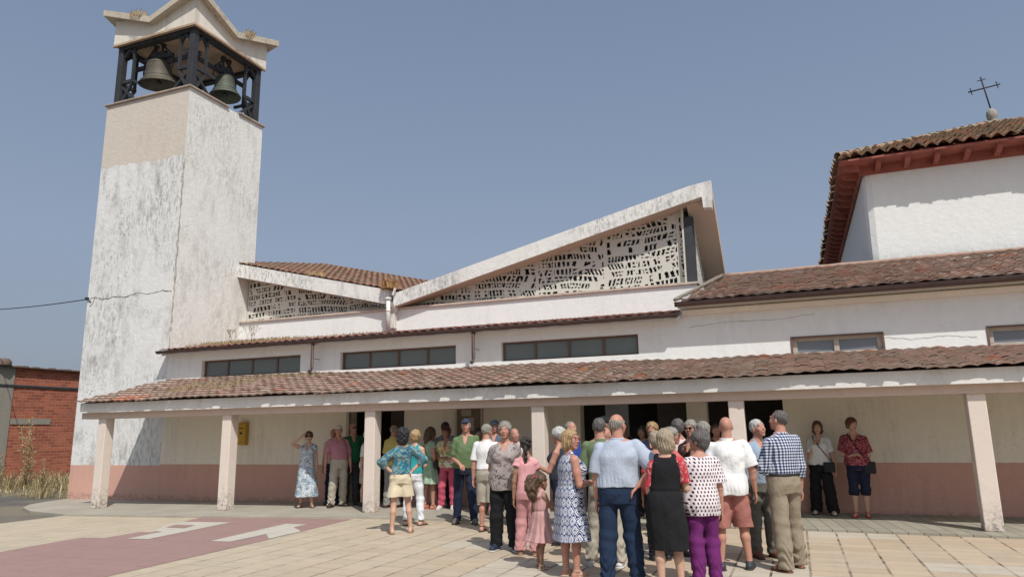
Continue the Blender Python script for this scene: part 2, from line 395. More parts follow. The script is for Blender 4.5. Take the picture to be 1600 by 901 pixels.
def mat_paint(name, c, jd=.75):
    m, nt, b = new_mat(name); k = NB(nt); v = k.tex(); x, y, z = k.xyz(v)
    jit = k.math('MULTIPLY', k.math('SUBTRACT', k.noise(v, 1.1, 3), .5), .02)
    ux = k.math('DIVIDE', k.math('ADD', k.math('SUBTRACT', x, .40-41), jit), .41); uy = k.math('DIVIDE', k.math('ADD', k.math('ADD', y, 40.95), jit), .30)
    g = k.math('MAXIMUM', k.math('LESS_THAN', k.math('FRACT', ux), .03), k.math('LESS_THAN', k.math('FRACT', uy), .04))
    g = k.math('MULTIPLY', g, k.ramp(k.noise(v, 2.1, 4, .7), [(.44, 0.), (.62, 1.)]))
    cc = k.mix(k.ramp(k.noise(v, 2.5, 6, .7), [(.3, 0.), (.7, 1.)]), tuple(q*.86 for q in c), c)
    cc = k.mix(k.math('MULTIPLY', k.ramp(k.noise(v, 50, 3, .8), [(.52, 0.), (.68, 1.)]), .35), cc, (.42, .33, .26))
    cc = k.mix(k.math('MULTIPLY', g, jd), cc, (.12, .08, .07))
    k.l.new(cc, b.inputs['Base Color']); b.inputs['Roughness'].default_value = .9; k.bump(b, k.noise(v, 45, 4), .3, .01); return m
def mat_walk():
    m, nt, b = new_mat('walkway_concrete'); k = NB(nt); v = k.tex(); x, y, z = k.xyz(v)
    sk = k.math('ADD', x, k.math('MULTIPLY', y, .12))
    f = k.math('FRACT', k.math('DIVIDE', sk, .205)); g = k.math('LESS_THAN', f, .07)
    row = k.math('LESS_THAN', k.math('FRACT', k.math('DIVIDE', y, .8)), .02)
    wn_ = k.n.new('ShaderNodeTexWhiteNoise'); wn_.noise_dimensions = '2D'
    k.l.new(k.comb(k.math('FLOOR', k.math('DIVIDE', sk, .205)), k.math('FLOOR', k.math('DIVIDE', y, .8)), 0), wn_.inputs['Vector'])
    setts = k.mix(wn_.outputs[0], (.25, .23, .18), (.32, .295, .235))
    setts = k.mix(k.math('MULTIPLY', k.math('MAXIMUM', g, row), .8), setts, (.07, .06, .045))
    conc = k.mix(k.ramp(k.noise(v, 1.2, 6, .65), [(.35, 0.), (.65, 1.)]), (.29, .265, .215), (.37, .34, .28))
    right = k.math('GREATER_THAN', x, -1.2)
    c = k.mix(right, conc, setts)
    c = k.mix(k.math('MULTIPLY', k.ramp(k.noise(v, 40, 3, .8), [(.5, 0.), (.7, 1.)]), .3), c, (.12, .11, .09))
    k.l.new(c, b.inputs['Base Color']); b.inputs['Roughness'].default_value = .92; k.bump(b, k.noise(v, 40, 4), .3, .01); return m
M_GRD, M_PAV, M_WALK = mat_ground(), mat_paving(), mat_walk()
ground_sheet('ground', [(-1500, -60, -1500, 1500), (-60, 60, -60, 90), (60, 1500, -1500, 1500), (-60, 60, -1500, -60), (-60, 60, 90, 1500)], M_GRD, -.03)
ground_sheet('plaza_paving', [(-15.3, 14, -6, 12.9)], M_PAV, 0)
M_PKP, M_WHP = mat_paint('pink_paving_paint', (.30, .185, .165)), mat_paint('white_paving_paint', (.49, .455, .39), .45)
# the pink band with its two pale letters, laid out in ground metres
PINK = [(-11.3, 8.63), (-11.28, 8.95), (-10.84, 8.99), (-10.88, 9.71), (-10.43, 9.79), (-10.31, 8.97), (-9.88, 9.01), (-10.17, 11.15), (-11.3, 11.07), (-11.57, 11.9), (-8.03, 11.99), (-7.89, 10.29), (-8.37, 10.71), (-8.4, 11.12), (-8.88, 11.14), (-8.62, 9.03), (-8.24, 9.04), (-8.26, 9.87), (-7.84, 9.44), (-7.77, 8.7), (-7.68, 6.43), (-7.56, 3.48), (-10.9, 6.14)]
HOLE = [(-10.89, 10.3), (-11.02, 10.65), (-10.54, 10.64), (-10.4, 10.24)]
LETF = [(-10.31, 8.97), (-9.88, 9.01), (-10.17, 11.15), (-11.3, 11.07), (-11.14, 10.49), (-10.64, 9.81), (-10.43, 9.79)]
LETR = [(-8.62, 9.03), (-8.88, 11.14), (-8.4, 11.12), (-8.37, 10.71), (-7.89, 10.29), (-7.84, 9.44), (-8.26, 9.87), (-8.24, 9.04)]
def sheet_sloped(poly, dz, mat, name):
    """a flat polygon that follows the fall of the plaza"""
    bm = bmesh.new(); vs = [bm.verts.new((p[0], p[1], 0)) for p in poly]
    tri = tessellate_polygon([[Vector((p[0], p[1], 0)) for p in poly]])
    for t in tri: 
        try: bm.faces.new([vs[i] for i in t])
        except ValueError: pass
    bmesh.ops.bisect_plane(bm, geom=bm.verts[:]+bm.edges[:]+bm.faces[:], plane_co=(-8, 0, 0), plane_no=(1, 0, 0))
    for v in bm.verts: v.co.z = zg(v.co.x)+dz
    bmesh.ops.recalc_face_normals(bm, faces=bm.faces)
    for f in bm.faces:
        if f.normal.z < 0: f.normal_flip()
    me = bpy.data.meshes.new(name); bm.to_mesh(me); bm.free(); me.materials.append(mat)
    o = bpy.data.objects.new(name, me); COL.objects.link(o); o['kind'] = 'structure'; return o
sheet_sloped(PINK, .004, M_PKP, 'painted_paving_band')
sheet_sloped(LETF, .008, M_WHP, 'painted_paving_mark'); sheet_sloped(HOLE, .012, M_PKP, 'painted_paving_infill'); sheet_sloped(LETR, .008, M_WHP, 'painted_paving_mark')
# raised walkway in front of the church, rounded at its left end
WK = [(14, 12.3), (2.8, 12.33), (0, 12.45), (-4, 12.3), (-8, 12.1), (-10.1, 11.82), (-12.6, 11.66), (-15.2, 11.58), (-17, 12.05), (-18.2, 12.7), (-18.95, 13.4), (-19.3, 14.1), (-19.6, 15.0), (-8, 15.0), (14, 15.0)]
o = sheet_sloped(WK, .035, M_WALK, 'walkway')
mb = MB()
for (a, b) in zip(WK[:12], WK[1:13]):
    mb.add([(a[0], a[1], zg(a[0])-.06), (b[0], b[1], zg(b[0])-.06), (b[0], b[1], zg(b[0])+.035), (a[0], a[1], zg(a[0])+.035)], [(0, 1, 2, 3)])
o = mb.build('walkway_kerb', M_WALK); o['kind'] = 'structure'

# ------------------------------------------------------------------ bell tower
tower = empty('bell_tower', (-17.7, 16.4, 0), 0, 'tall square white bell tower with peeling render and an open dark belfry', 'bell tower')
def child_of(root):
    def f(mb, name, mat, parent=None, **k):
        o = mb.build(name, mat, **k); o.parent = parent or root
        o.matrix_parent_inverse = Matrix.Translation(-Vector(root.location)) if True else Matrix()
        return o
    return f
def att(o, root, parent=None):
    """parent a mesh that was built in world coordinates"""
    p = parent or root; o.parent = p
    o.matrix_parent_inverse = Matrix.Translation(-Vector(root.location)) if p is root else Matrix()
    return o
X0, X1, Y0, Y1 = -19.42, -16.02, 14.8, 17.95
mb = MB(); zt = 11.82
mb.add([(X0, Y0, .84), (X1, Y0, .84), (X1, Y0, zt), (X0, Y0, zt)], [(0, 1, 2, 3)], 0)
mb.add([(X0, Y0, -.4), (X1, Y0, -.4), (X1, Y0, .84), (X0, Y0, .84)], [(0, 1, 2, 3)], 2)
mb.add([(X1, Y0, -.4), (X1, Y1, -.4), (X1, Y1, zt), (X1, Y0, zt)], [(0, 1, 2, 3)], 1)
mb.add([(X0, Y1, -.4), (X0, Y0, -.4), (X0, Y0, zt), (X0, Y1, zt)], [(0, 1, 2, 3)], 1)
mb.add([(X1, Y1, -.4), (X0, Y1, -.4), (X0, Y1, zt), (X1, Y1, zt)], [(0, 1, 2, 3)], 1)
mb.add([(X0, Y0, zt), (X1, Y0, zt), (X1, Y1, zt), (X0, Y1, zt)], [(0, 1, 2, 3)], 1)
shaft = att(mb.build('shaft', [M_TWF, M_TWS, M_PINK]), tower)
mb = MB()
for seg in ([(-19.33, 5.66), (-19.1, 5.69), (-18.75, 5.60), (-18.3, 5.63), (-17.9, 5.60), (-17.4, 5.67), (-16.9, 5.61), (-16.45, 5.66), (-16.1, 5.60)], [(-19.1, 5.69), (-19.2, 5.5), (-19.3, 5.42)]):
    pts = []
    for (a, b) in zip(seg, seg[1:]):
        for t in range(6): pts.append((a[0]+(b[0]-a[0])*t/6, Y0-.002, a[1]+(b[1]-a[1])*t/6+random.uniform(-.022, .022)))
    pts.append((seg[-1][0], Y0-.002, seg[-1][1]))
    mb.tube(pts, [random.uniform(.003, .013) for _ in pts], 5)
att(mb.build('crack', simple('crack_dark', (.13, .12, .10), .95)), tower)
# corner edge worn away: rough mortar bead
mb = MB(); pts = [(X1+random.uniform(-.012, .01), Y0+random.uniform(-.008, .01), z) for z in np.arange(3.9, 9.6, .09)]
mb.tube(pts, [random.uniform(.006, .026) for _ in pts], 6)
att(mb.build('worn_corner', simple('worn_mortar', (.34, .32, .27), .95, 0, .4, 6)), tower)
# stone capping round the top, one stretch of it broken off on the side
mb = MB()
mb.box(X0-.07, X1+.07, Y0-.07, Y0+.2, zt, zt+.055); mb.box(X1-.2, X1+.07, Y0+.2, Y0+1.55, zt, zt+.055); mb.box(X1-.2, X1+.07, Y0+2.0, Y1+.07, zt, zt+.055)
mb.box(X0-.07, X0+.2, Y0+.2, Y1+.07, zt, zt+.055); mb.box(X0+.2, X1-.2, Y1-.2, Y1+.07, zt, zt+.055)
att(mb.build('capping', M_CAP, bevel=.012), tower)
# dark frame of the belfry
zb, zc = 11.87, 13.95
corn = [(X0+.22, Y0+.2), (X1-.2, Y0+.2), (X1-.2, Y1-.2), (X0+.22, Y1-.2)]
for (x, y) in corn:
    mb = MB(); mb.box(x-.10, x+.10, y-.10, y+.10, zb-.04, zc); att(mb.build('belfry_post', M_IRON, bevel=.01), tower)
def rail(a, b, name, w=.1, h=None):
    q = MB(); q.bar(a, b, w, h); att(q.build(name, M_IRON), tower)
for i in range(4):
    (ax, ay), (bx, by) = corn[i], corn[(i+1) % 4]
    A = Vector((ax, ay, 0)); B = Vector((bx, by, 0)); d = (B-A).normalized(); L = (B-A).length
    P = lambda t, z: A+d*t+Vector((0, 0, z))
    rail(P(.12, 13.86), P(L-.12, 13.86), 'top_rail', .2, .16)
    for s in (0, 1):
        T = lambda t: t if not s else L-t
        rail(P(T(.52), 12.62), P(T(.52), 13.78), 'inner_post', .075)
        rail(P(T(.12), 12.66), P(T(.56), 12.66), 'side_rail', .1)
        rail(P(T(.54), 12.66), P(T(.14), 11.95), 'brace', .08)
        rail(P(T(.12), 12.5), P(T(.75), 11.95), 'brace', .07)
        rail(P(T(.12), 13.55), P(T(.34), 13.78), 'brace', .09); rail(P(T(.50), 13.55), P(T(.34), 13.78), 'brace', .07)
    rail(P(.55, 12.66), P(1.0, 12.42) if i in (0,) else P(.9, 12.66), 'side_rail', .08)
# horizontal iron beams that carry the bells
rail((X0+.34, 15.40, 13.30), (X1-.3, 15.40, 13.30), 'bell_beam', .09, .12)
rail((-16.62, Y0+.3, 13.28), (-16.62, Y1-.3, 13.28), 'bell_beam', .09, .12)
# crown: plastered box with V-shaped tops and a folded concrete roof
Cz0 = 13.95
mb = MB()
prof = lambda a, b: [(a, Cz0), (b, Cz0), (b, 14.82), ((a+b)/2, 14.36), (a, 14.82)]
mb.prism(prof(X0, X1), 1, Y0, Y0+.22); mb.prism(prof(X0, X1), 1, Y1-.22, Y1)
mb.prism(prof(Y0+.22, Y1-.22), 0, X1-.22, X1-.001); mb.prism(prof(Y0+.22, Y1-.22), 0, X0+.001, X0+.22)
att(mb.build('crown_wall', plaster('crown_paint', (.74, .69, .60), stain=(.30, .27, .22), amount=.4, streak=.7, speck=.2, seed=12)), tower)
mb = MB(); mb.box(X0+.03, X1-.03, Y0+.03, Y1-.03, Cz0-.05, Cz0-.002); mb.box(X0-.02, X1+.02, Y0-.02, Y0+.06, Cz0-.07, Cz0-.001); mb.box(X1-.06, X1+.02, Y0+.06, Y1, Cz0-.07, Cz0-.001)
att(mb.build('belfry_ceiling', simple('stained_ceiling', (.42, .31, .22), .9, 0, .3, 1.5)), tower)
mb = MB(); cx, cy = (X0+X1)/2, (Y0+Y1)/2; oh = .27; om = .20
top = [(X0-oh, Y0-oh, 15.12), (cx, Y0-om, 14.45), (X1+oh, Y0-oh, 15.12), (X1+om, cy, 14.45), (X1+oh, Y1+oh, 15.12), (cx, Y1+om, 14.45), (X0-oh, Y1+oh, 15.12), (X0-om, cy, 14.45)]
C0 = (cx, cy, 14.62)
vs = [*top, C0]+[(p[0], p[1], p[2]-.2) for p in top]+[(cx, cy, 14.4)]
fs = []
for i in range(8):
    j = (i+1) % 8; fs += [(i, j, 8), (i+9, 17, j+9), (i, i+9, j+9, j)]
mb.add(vs, fs)
att(mb.build('crown_roof', plaster('crown_roof_concrete', (.55, .49, .40), stain=(.20, .15, .09), amount=.6, streak=.7, speck=.9, bump=.8, seed=13)), tower)

def bell(name, c, R, Hh, mat, label, tilt, axis):
    r = empty(name, c, 0, label, 'bell', 'bells in the belfry')
    prof = [(R*1.0, 0), (R*1.02, .03*Hh), (R*.93, .10*Hh), (R*.80, .22*Hh), (R*.69, .40*Hh), (R*.63, .62*Hh), (R*.60, .80*Hh), (R*.56, .90*Hh), (R*.42, .98*Hh), (.02, 1.02*Hh)]
    inner = [(R*.98, 0), (R*.88, .08*Hh), (R*.74, .25*Hh), (R*.62, .45*Hh), (R*.56, .75*Hh), (R*.4, .9*Hh), (.01, .93*Hh)]
    Mt = Matrix.Rotation(tilt, 4, axis)
    Mt = Matrix.Translation((0, 0, Hh)) @ Mt @ Matrix.Translation((0, 0, -Hh))
    mb = MB(); mb.lathe(prof, (0, 0, 0), 32, 0, Mt); mb.lathe([(q[0], q[1]) for q in inner[::-1]], (0, 0, 0), 32, 0, Mt)
    for zz in (.84, .30, .13):
        rr = np.interp(zz, [p[1]/Hh for p in prof], [p[0] for p in prof])
        mb.lathe([(rr, zz*Hh-.008), (rr+.012, zz*Hh), (rr-.002, zz*Hh+.012)], (0, 0, 0), 32, 0, Mt)
    mb.build('bell_body', mat, r)
    mb = MB(); mb.tube([Mt @ Vector((0, 0, Hh*.9)), Mt @ Vector((0, 0, .12))], .022, 8); mb.lathe([(.01, -.02), (.07, .02), (.08, .07), (.03, .13)], Mt @ Vector((0, 0, .03)), 12); mb.build('clapper', M_IRON, r)
    mb = MB(); ax = Vector((1, 0, 0)) if axis == 'X' else Vector((0, 1, 0)); sd = Vector((0, 1, 0)) if axis == 'X' else Vector((1, 0, 0))
    mb.bar(ax*-R*1.0+Vector((0, 0, Hh+.10)), ax*R*1.0+Vector((0, 0, Hh+.10)), .11, .13)
    mb.bar(ax*-R*.5+Vector((0, 0, Hh+.24)), ax*R*.5+Vector((0, 0, Hh+.24)), .10, .12)
    for s in (-1, 1):
        mb.bar(ax*(s*R*.85)+Vector((0, 0, Hh+.16)), ax*(s*R*.22)+Vector((0, 0, Hh+.52)), .05)
        mb.bar(ax*(s*R*.22)+Vector((0, 0, Hh+.02)), ax*(s*R*.22)+Vector((0, 0, Hh+.50)), .045)
        mb.tube([ax*(s*R*.3)+sd*-.08+Vector((0, 0, Hh+.04)), ax*(s*R*.3)+Vector((0, 0, Hh+.32)), ax*(s*R*.3)+sd*.08+Vector((0, 0, Hh+.04))], .018, 6)
        mb.tube([ax*(s*R*.5)+sd*-.09+Vector((0, 0, Hh+.04)), ax*(s*R*.5)+Vector((0, 0, Hh+.26)), ax*(s*R*.5)+sd*.09+Vector((0, 0, Hh+.04))], .016, 6)
        mb.lathe([(.02, -.09), (.085, -.05), (.10, .0), (.085, .05), (.02, .09)], ax*(s*R*.24)+Vector((0, 0, Hh+.56)), 12)
        mb.bar(ax*(s*R*1.0)+Vector((0, 0, Hh+.1)), ax*(s*R*1.02)+Vector((0, 0, Hh-.35)), .035)
    mb.build('yoke', M_IRON, r)
    return r
bell('bronze_bell', (-18.0, 15.32, 12.55), .60, .80, M_BRONZE, 'larger brown bronze bell hanging on the left front side of the belfry', R_(7), 'X')
bell('bronze_bell', (-16.60, 16.72, 12.46), .49, .76, M_BRONZE2, 'smaller greenish bell with a wide flared mouth on the right side of the belfry', R_(-4), 'Y')

def tuft(name, loc, n, h, spread, mat, label=None, cat=None, parent=None, kind=None, stalk=0, seed=1, lx=None):
    """dry grass: thin bent blades"""
    r = random.Random(seed); mb = MB()
    for i in range(n):
        if lx: x, y, z = (loc[0]+r.uniform(-lx[0], lx[0]), loc[1]+r.uniform(-lx[1], lx[1]), loc[2]); z += (lx[2]*(y-loc[1]) if len(lx) > 2 else 0)
        else:
            a = r.uniform(0, 6.28); q = spread*math.sqrt(r.random())*.6; x, y, z = loc[0]+q*math.cos(a), loc[1]+q*math.sin(a), loc[2]
        a = r.uniform(0, 6.28); hh = h*r.uniform(.4, 1.1); b = r.uniform(.1, .6)*hh*(1 if not lx else .8); w = r.uniform(.004, .009)*(1+h)
        dx, dy = math.cos(a), math.sin(a); px, py = -dy*w, dx*w
        vs = [(x-px, y-py, z-.02), (x+px, y+py, z-.02), (x+dx*b*.35+px, y+dy*b*.35+py, z+hh*.6), (x+dx*b*.35-px, y+dy*b*.35-py, z+hh*.6), (x+dx*b, y+dy*b, z+hh*r.uniform(.8, 1))]
        mb.add(vs, [(0, 1, 2, 3), (3, 2, 4)], 0, r.random())
    o = mb.build(name, mat, recalc=False)
    if parent: att(o, parent)
    return tag(o, label, cat, None, kind)
tuft('dry_grass', (-18.25, 14.66, 14.56), 200, .22, .45, M_DRY, 'dry grass growing in the fold of the tower crown above the left bell', 'grass', kind='stuff', seed=3)
tuft('dry_grass', (-15.72, 16.75, 14.5), 110, .16, .35, M_DRY, 'dry grass growing in the right-hand fold of the tower crown', 'grass', kind='stuff', seed=4)

# ------------------------------------------------------------------ church hall
hall = empty('church_hall', (-9, 16.5, 0), 0, 'long white church hall with a V-shaped concrete roof, lattice screens and strip windows', 'church')
XR = 9.0
winL = [(-14.81, -11.58, 3.13, 3.58), (-10.38, -7.21, 3.13, 3.57), (-6.07, -2.96, 3.13, 3.56)]
winR = [(.04, 1.62, 2.925, 3.285), (3.3, 4.88, 2.925, 3.275), (6.5, 8.08, 2.925, 3.275)]
doors = [(-10.05, -8.55, -.3, 2.3), (-4.28, -2.05, -.3, 2.3), (-1.66, -.23, -.3, 2.3)]
mb = MB()
wall_xz(mb, X1, -2.055, 2.2, 3.95, 14.8, [w for w in winL], .2, 0)
wall_xz(mb, X1, -2.055, -.3, 2.2, 14.8, [(a, b, c, 2.2) for a, b, c, d in doors[:1]]+[(-4.28, -2.055, -.3, 2.2)], .3, 1, band=(.87, 2))
att(mb.build('front_wall', [M_WHITE, M_CREAM, M_PINK], recalc=False), hall)
wing = empty('side_wing', (3.5, 16.5, 0), 0, 'white side wing with a brown tiled roof right of the V-roofed hall', 'building')
mb = MB()
wall_xz(mb, -2.055, XR, 2.2, 4.08, 14.8, winR, .2, 0)
wall_xz(mb, -2.055, XR, -.3, 2.2, 14.8, [(-1.66, -.23, -.3, 2.2)], .3, 1, band=(.93, 2))
mb.add([(-2.055, 14.8, 3.0), (-2.055, 14.8, 4.15), (-2.055, 18.2, 5.2), (-2.055, 18.2, 3.0)], [(0, 1, 2, 3)], 0)
mb.add([(XR, 14.8, -.3), (XR, 14.8, 4.1), (XR, 18.2, 5.1), (XR, 18.2, -.3)], [(0, 1, 2, 3)], 0)
att(mb.build('front_wall', [M_WHITE, M_CREAM, M_PINK], recalc=False), wing)
# rooms behind the doors
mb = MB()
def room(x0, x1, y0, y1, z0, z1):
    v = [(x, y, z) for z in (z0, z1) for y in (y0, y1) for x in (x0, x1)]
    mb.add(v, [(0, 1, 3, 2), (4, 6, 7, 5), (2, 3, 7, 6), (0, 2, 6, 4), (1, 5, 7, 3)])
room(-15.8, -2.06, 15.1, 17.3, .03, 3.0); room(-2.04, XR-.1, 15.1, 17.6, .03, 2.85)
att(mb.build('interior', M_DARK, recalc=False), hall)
mb = MB(); mb.box(-3.82, -3.32, 15.16, 15.2, .03, 2.28)
att(mb.build('door_leaf', M_LEAF), hall)
for a_, b_ in ((-9.1, -8.56), (-2.7, -2.07)):
    mb = MB(); mb.box(a_, b_, 15.12, 15.17, .03, 2.28); att(mb.build('door_leaf', M_DOOR), hall)
mb = MB(); mb.box(-10.13, -10.05, 14.765, 14.83, .03, 2.25); att(mb.build('door_jamb', M_FRAME2), hall)
def strip_window(root, h, n, fm, gm, y=14.8, inset=.13, fw=.05, openpane=None):
    a, b, c, d = h
    f = MB()
    f.box(a, b, y+inset-.02, y+inset+.04, c, c+fw*.8); f.box(a, b, y+inset-.02, y+inset+.04, d-fw*.8, d)
    for i in range(n+1):
        x = a+(b-a)*i/n; x = min(max(x, a+fw/2), b-fw/2); f.box(x-fw/2, x+fw/2, y+inset-.025, y+inset+.045, c+fw*.8, d-fw*.8)
    fo = att(f.build('window', fm), root)
    for i in range(n):
        g = MB(); xa, xb = a+(b-a)*i/n+fw/2, a+(b-a)*(i+1)/n-fw/2
        t = random.uniform(-.012, .012)
        g.add([(xa, y+inset+.01+t, c+fw*.8), (xb, y+inset+.01-t, c+fw*.8), (xb, y+inset+.01-t, d-fw*.8), (xa, y+inset+.01+t, d-fw*.8)], [(0, 1, 2, 3)])
        att(g.build('pane', gm, recalc=False), root, fo)
    return fo
for h in winL: strip_window(hall, h, 4, M_FRAME, M_FROST)
for h in winR:
    fo = strip_window(wing, h, 2, M_FRAME2, M_GLASS2, fw=.09, inset=.1)
    a, b, c, d = h; q = MB()
    for z in (c-.015, d-.012): q.box(a-.02, b+.02, 14.785, 14.84, z, z+.03)
    q.box(a-.025, a+.01, 14.785, 14.84, c+.015, d-.012); q.box(b-.01, b+.025, 14.785, 14.84, c+.015, d-.012)
    att(q.build('window_surround', M_FRAME), wing, fo)
for seg in ([(1.66, 3.20), (2.1, 3.13), (2.6, 3.17), (3.2, 3.10)], [(-1.9, 3.62), (-1.2, 3.68), (-.3, 3.66), (.6, 3.74)]):
    mb = MB(); pts = []
    for (a, b) in zip(seg, seg[1:]):
        for t in range(8): pts.append((a[0]+(b[0]-a[0])*t/8, 14.797, a[1]+(b[1]-a[1])*t/8+random.uniform(-.01, .01)))
    mb.tube(pts, [random.uniform(.002, .005) for _ in pts], 4); att(mb.build('crack', simple('hairline', (.38, .35, .31), .95)), wing)
mb = MB()

# strip roof with gutter (left) and wing roof
M_UNDER = simple('tile_underlay', (.10, .07, .055), .95)
def deck(root, pts, th, mat, name='roof_deck'):
    pts = [(p[0], p[1], p[2]-.02) for p in pts]
    mb = MB(); n = len(pts); vs = [Vector(p) for p in pts]; lo = [p-Vector((0, 0, th)) for p in vs]
    fs = [tuple(range(n)), tuple(range(n, 2*n))[::-1]]+[(i, (i+1) % n, (i+1) % n+n, i+n) for i in range(n)]
    mb.add([(p[0], p[1], p[2]) for p in vs]+[tuple(p) for p in lo], fs); mb.mi[0] = 1; return att(mb.build(name, [mat, M_UNDER]), root)
so_ = math.atan2(.50, 2.95); V1 = (0, math.cos(so_), math.sin(so_))
o = tiles((-16.05, 14.50, 3.885), (1, 0, 0), V1, 61, 9, .2295, .335, .028, .02, seed=11).build('roof', M_ROOF2, recalc=False); att(o, hall)
deck(hall, [(-16.02, 14.56, 3.86), (-2.06, 14.56, 3.86), (-2.06, 17.45, 4.36), (-16.02, 17.45, 4.36)], .09, M_WHITE, 'eave')
sw = math.atan2(1.20, 3.85); V2 = (0, math.cos(sw), math.sin(sw))
o = tiles((-2.10, 14.44, 4.115), (1, 0, 0), V2, 49, 16, .2295, .26, .024, .03, jitter=1.4, keep=lambda u, v: u > .09+v*.165, tintf=lambda u, v, r: r.random()*.9, seed=12).build('roof', M_ROOF, recalc=False); att(o, wing)
deck(wing, [(-2.06, 14.50, 4.09), (XR+.2, 14.50, 4.09), (XR+.2, 18.3, 5.27), (-1.42, 18.3, 5.27)], .10, M_CREAM, 'eave')
deck(wing, [(-1.42, 18.3, 5.27), (XR+.2, 18.3, 5.27), (XR+.2, 21.5, 4.3), (-1.42, 21.5, 4.3)], .10, M_ROOF2, 'rear_roof')
mb = MB(); pts = [(-2.10+.165*t, 14.42+t*.955, 4.15+t*.3) for t in np.linspace(0, 4.05, 16)]
mb.tube(pts, [.045+random.uniform(-.012, .012) for _ in pts], 7); att(mb.build('verge', simple('verge_mortar', (.20, .17, .14), .95, 0, .3, 8, .6, 30)), wing)
mb = MB(); pts = [(x, 18.3, 5.345+random.uniform(-.006, .006)) for x in np.arange(-1.4, XR, .3)]
mb.tube(pts, [.06+random.uniform(-.008, .008) for _ in pts], 8); att(mb.build('ridge', M_ROOF, recalc=False), wing)
def gutter(root, x0, x1, y, z, r=.065):
    mb = MB(); n = 8; vs = []
    for x in (x0, x1):
        for rr in (r, r-.008):
            for j in range(n+1):
                a = math.pi+math.pi*j/n; vs.append((x, y+rr*math.cos(a), z+rr*math.sin(a)))
    fs = []; m_ = n+1
    for j in range(n):
        fs += [(j, j+1, 2*m_+j+1, 2*m_+j), (m_+j+1, m_+j, 3*m_+j, 3*m_+j+1), (j+1, j, m_+j, m_+j+1), (2*m_+j, 2*m_+j+1, 3*m_+j+1, 3*m_+j)]
    fs += [(0, 2*m_, 3*m_, m_), (n, m_+n, 3*m_+n, 2*m_+n)]
    mb.add(vs, fs); mb.tube([(x0, y-r, z+.004), (x1, y-r, z+.004)], .009, 6)
    return att(mb.build('gutter', M_GUT), root)
gutter(hall, -16.08, -2.07, 14.46, 3.86, .068); gutter(wing, -2.10, XR+.2, 14.40, 4.075, .08)
for x in (-10.98, -6.62):
    mb = MB(); mb.tube([(x, 14.48, 3.84), (x, 14.485, 3.20), (x, 14.44, 3.13), (x, 14.38, 3.10)], .040, 10); mb.tube([(x, 14.5, 3.42), (x, 14.79, 3.42)], .008, 5)
    att(mb.build('downpipe', M_GUT), hall)

# clerestory: low wall, sill, screens, glass
mb = MB(); mb.add([(X1+.0, 17.45, 4.1), (-1.98, 17.45, 4.1), (-1.98, 17.45, 5.04), (X1, 17.45, 5.04)], [(0, 1, 2, 3)])
mb.add([(-1.98, 17.45, 4.1), (-1.98, 21, 4.1), (-1.98, 21, 5.04), (-1.98, 17.45, 5.04)], [(0, 1, 2, 3)])
att(mb.build('clerestory_wall', M_WHITE), hall)
mb = MB(); mb.box(X1, -10.52, 17.39, 17.9, 5.04, 5.09); mb.box(-10.38, -1.93, 17.39, 17.9, 5.04, 5.09); att(mb.build('sill', simple('sill_paint', (.50, .42, .35), .85, 0, .2)), hall)
mb = MB(); mb.box(-10.54, -10.36, 17.30, 17.9, 4.5, 5.2); mb.prism([(17.12, 5.2), (17.45, 5.2), (17.45, 4.72)], 0, -10.42, -10.30); att(mb.build('valley_pier', M_CONC), hall)
mb = MB(); mb.tube([(-10.46, 17.12, 5.35), (-10.46, 17.14, 4.42)], .06, 12); mb.tube([(-10.46, 17.12, 5.28), (-10.46, 17.12, 5.34)], .085, 12); mb.tube([(-10.46, 17.13, 4.95), (-10.46, 17.13, 4.99)], .07, 12)
mb.bar((-10.30, 17.1, 5.40), (-10.22, 17.1, 5.60), .05); att(mb.build('rain_pipe', M_CONC), hall)
zl = lambda x: 5.18+(-10.56-x)*.2385       # underside of the left fascia
zr = lambda x: 5.11+(x+10.24)*.2385        # underside of the right fascia
mb = MB(); mb.prism([(-16.03, zl(-16.03)), (-10.5, zl(-10.5)), (-10.5, zl(-10.5)+.42), (-16.03, zl(-16.03)+.42)], 1, 17.2, 17.96)
left_f = att(mb.build('roof_beam', M_CONC), hall)
mb = MB(); mb.prism([(-10.34, zr(-10.34)), (-1.98, zr(-1.98)), (-1.98, zr(-1.98)+.38), (-10.34, zr(-10.34)+.38)], 1, 17.2, 17.96)
mb.prism([(-1.979, zr(-1.98)), (-1.70, zr(-1.70)), (-1.68, 6.86), (-1.48, 6.84), (-1.46, 7.53), (-1.979, zr(-1.98)+.38)], 1, 17.2, 17.42)
att(mb.build('roof_beam', M_CONC), hall)
deck(hall, [(-2.1, 17.42, 7.42), (-1.46, 17.42, 7.50), (-1.46, 20.9, 4.95), (-2.1, 20.9, 4.88)], .36, M_SOFF, 'side_roof')
deck(hall, [(-10.4, 17.96, 5.42), (-2.1, 17.96, 7.35), (-2.1, 20.9, 4.88), (-9, 22, 4.9)], .3, M_ROOF2, 'rear_roof')
mb = MB(); mb.prism([(-10.34, zr(-10.34)-.006), (-1.98, zr(-1.98)-.006), (-1.98, zr(-1.98)-.001), (-10.34, zr(-10.34)-.001)], 1, 17.22, 17.955)
mb.prism([(-16.0, zl(-16.03)-.009), (-10.5, zl(-10.5)-.006), (-10.5, zl(-10.5)-.001), (-16.0, zl(-16.0)-.001)], 1, 17.22, 17.955)
att(mb.build('soffit', M_SOFF), hall)
mb = MB(); mb.box(-2.22, -1.99, 17.55, 17.75, 5.09, 6.78); att(mb.build('corner_post', M_SLATE), hall)
mb = MB(); mb.box(-2.27, -2.222, 17.56, 17.75, 5.09, zr(-2.25)); att(mb.build('screen_edge', M_SCREEN), hall)
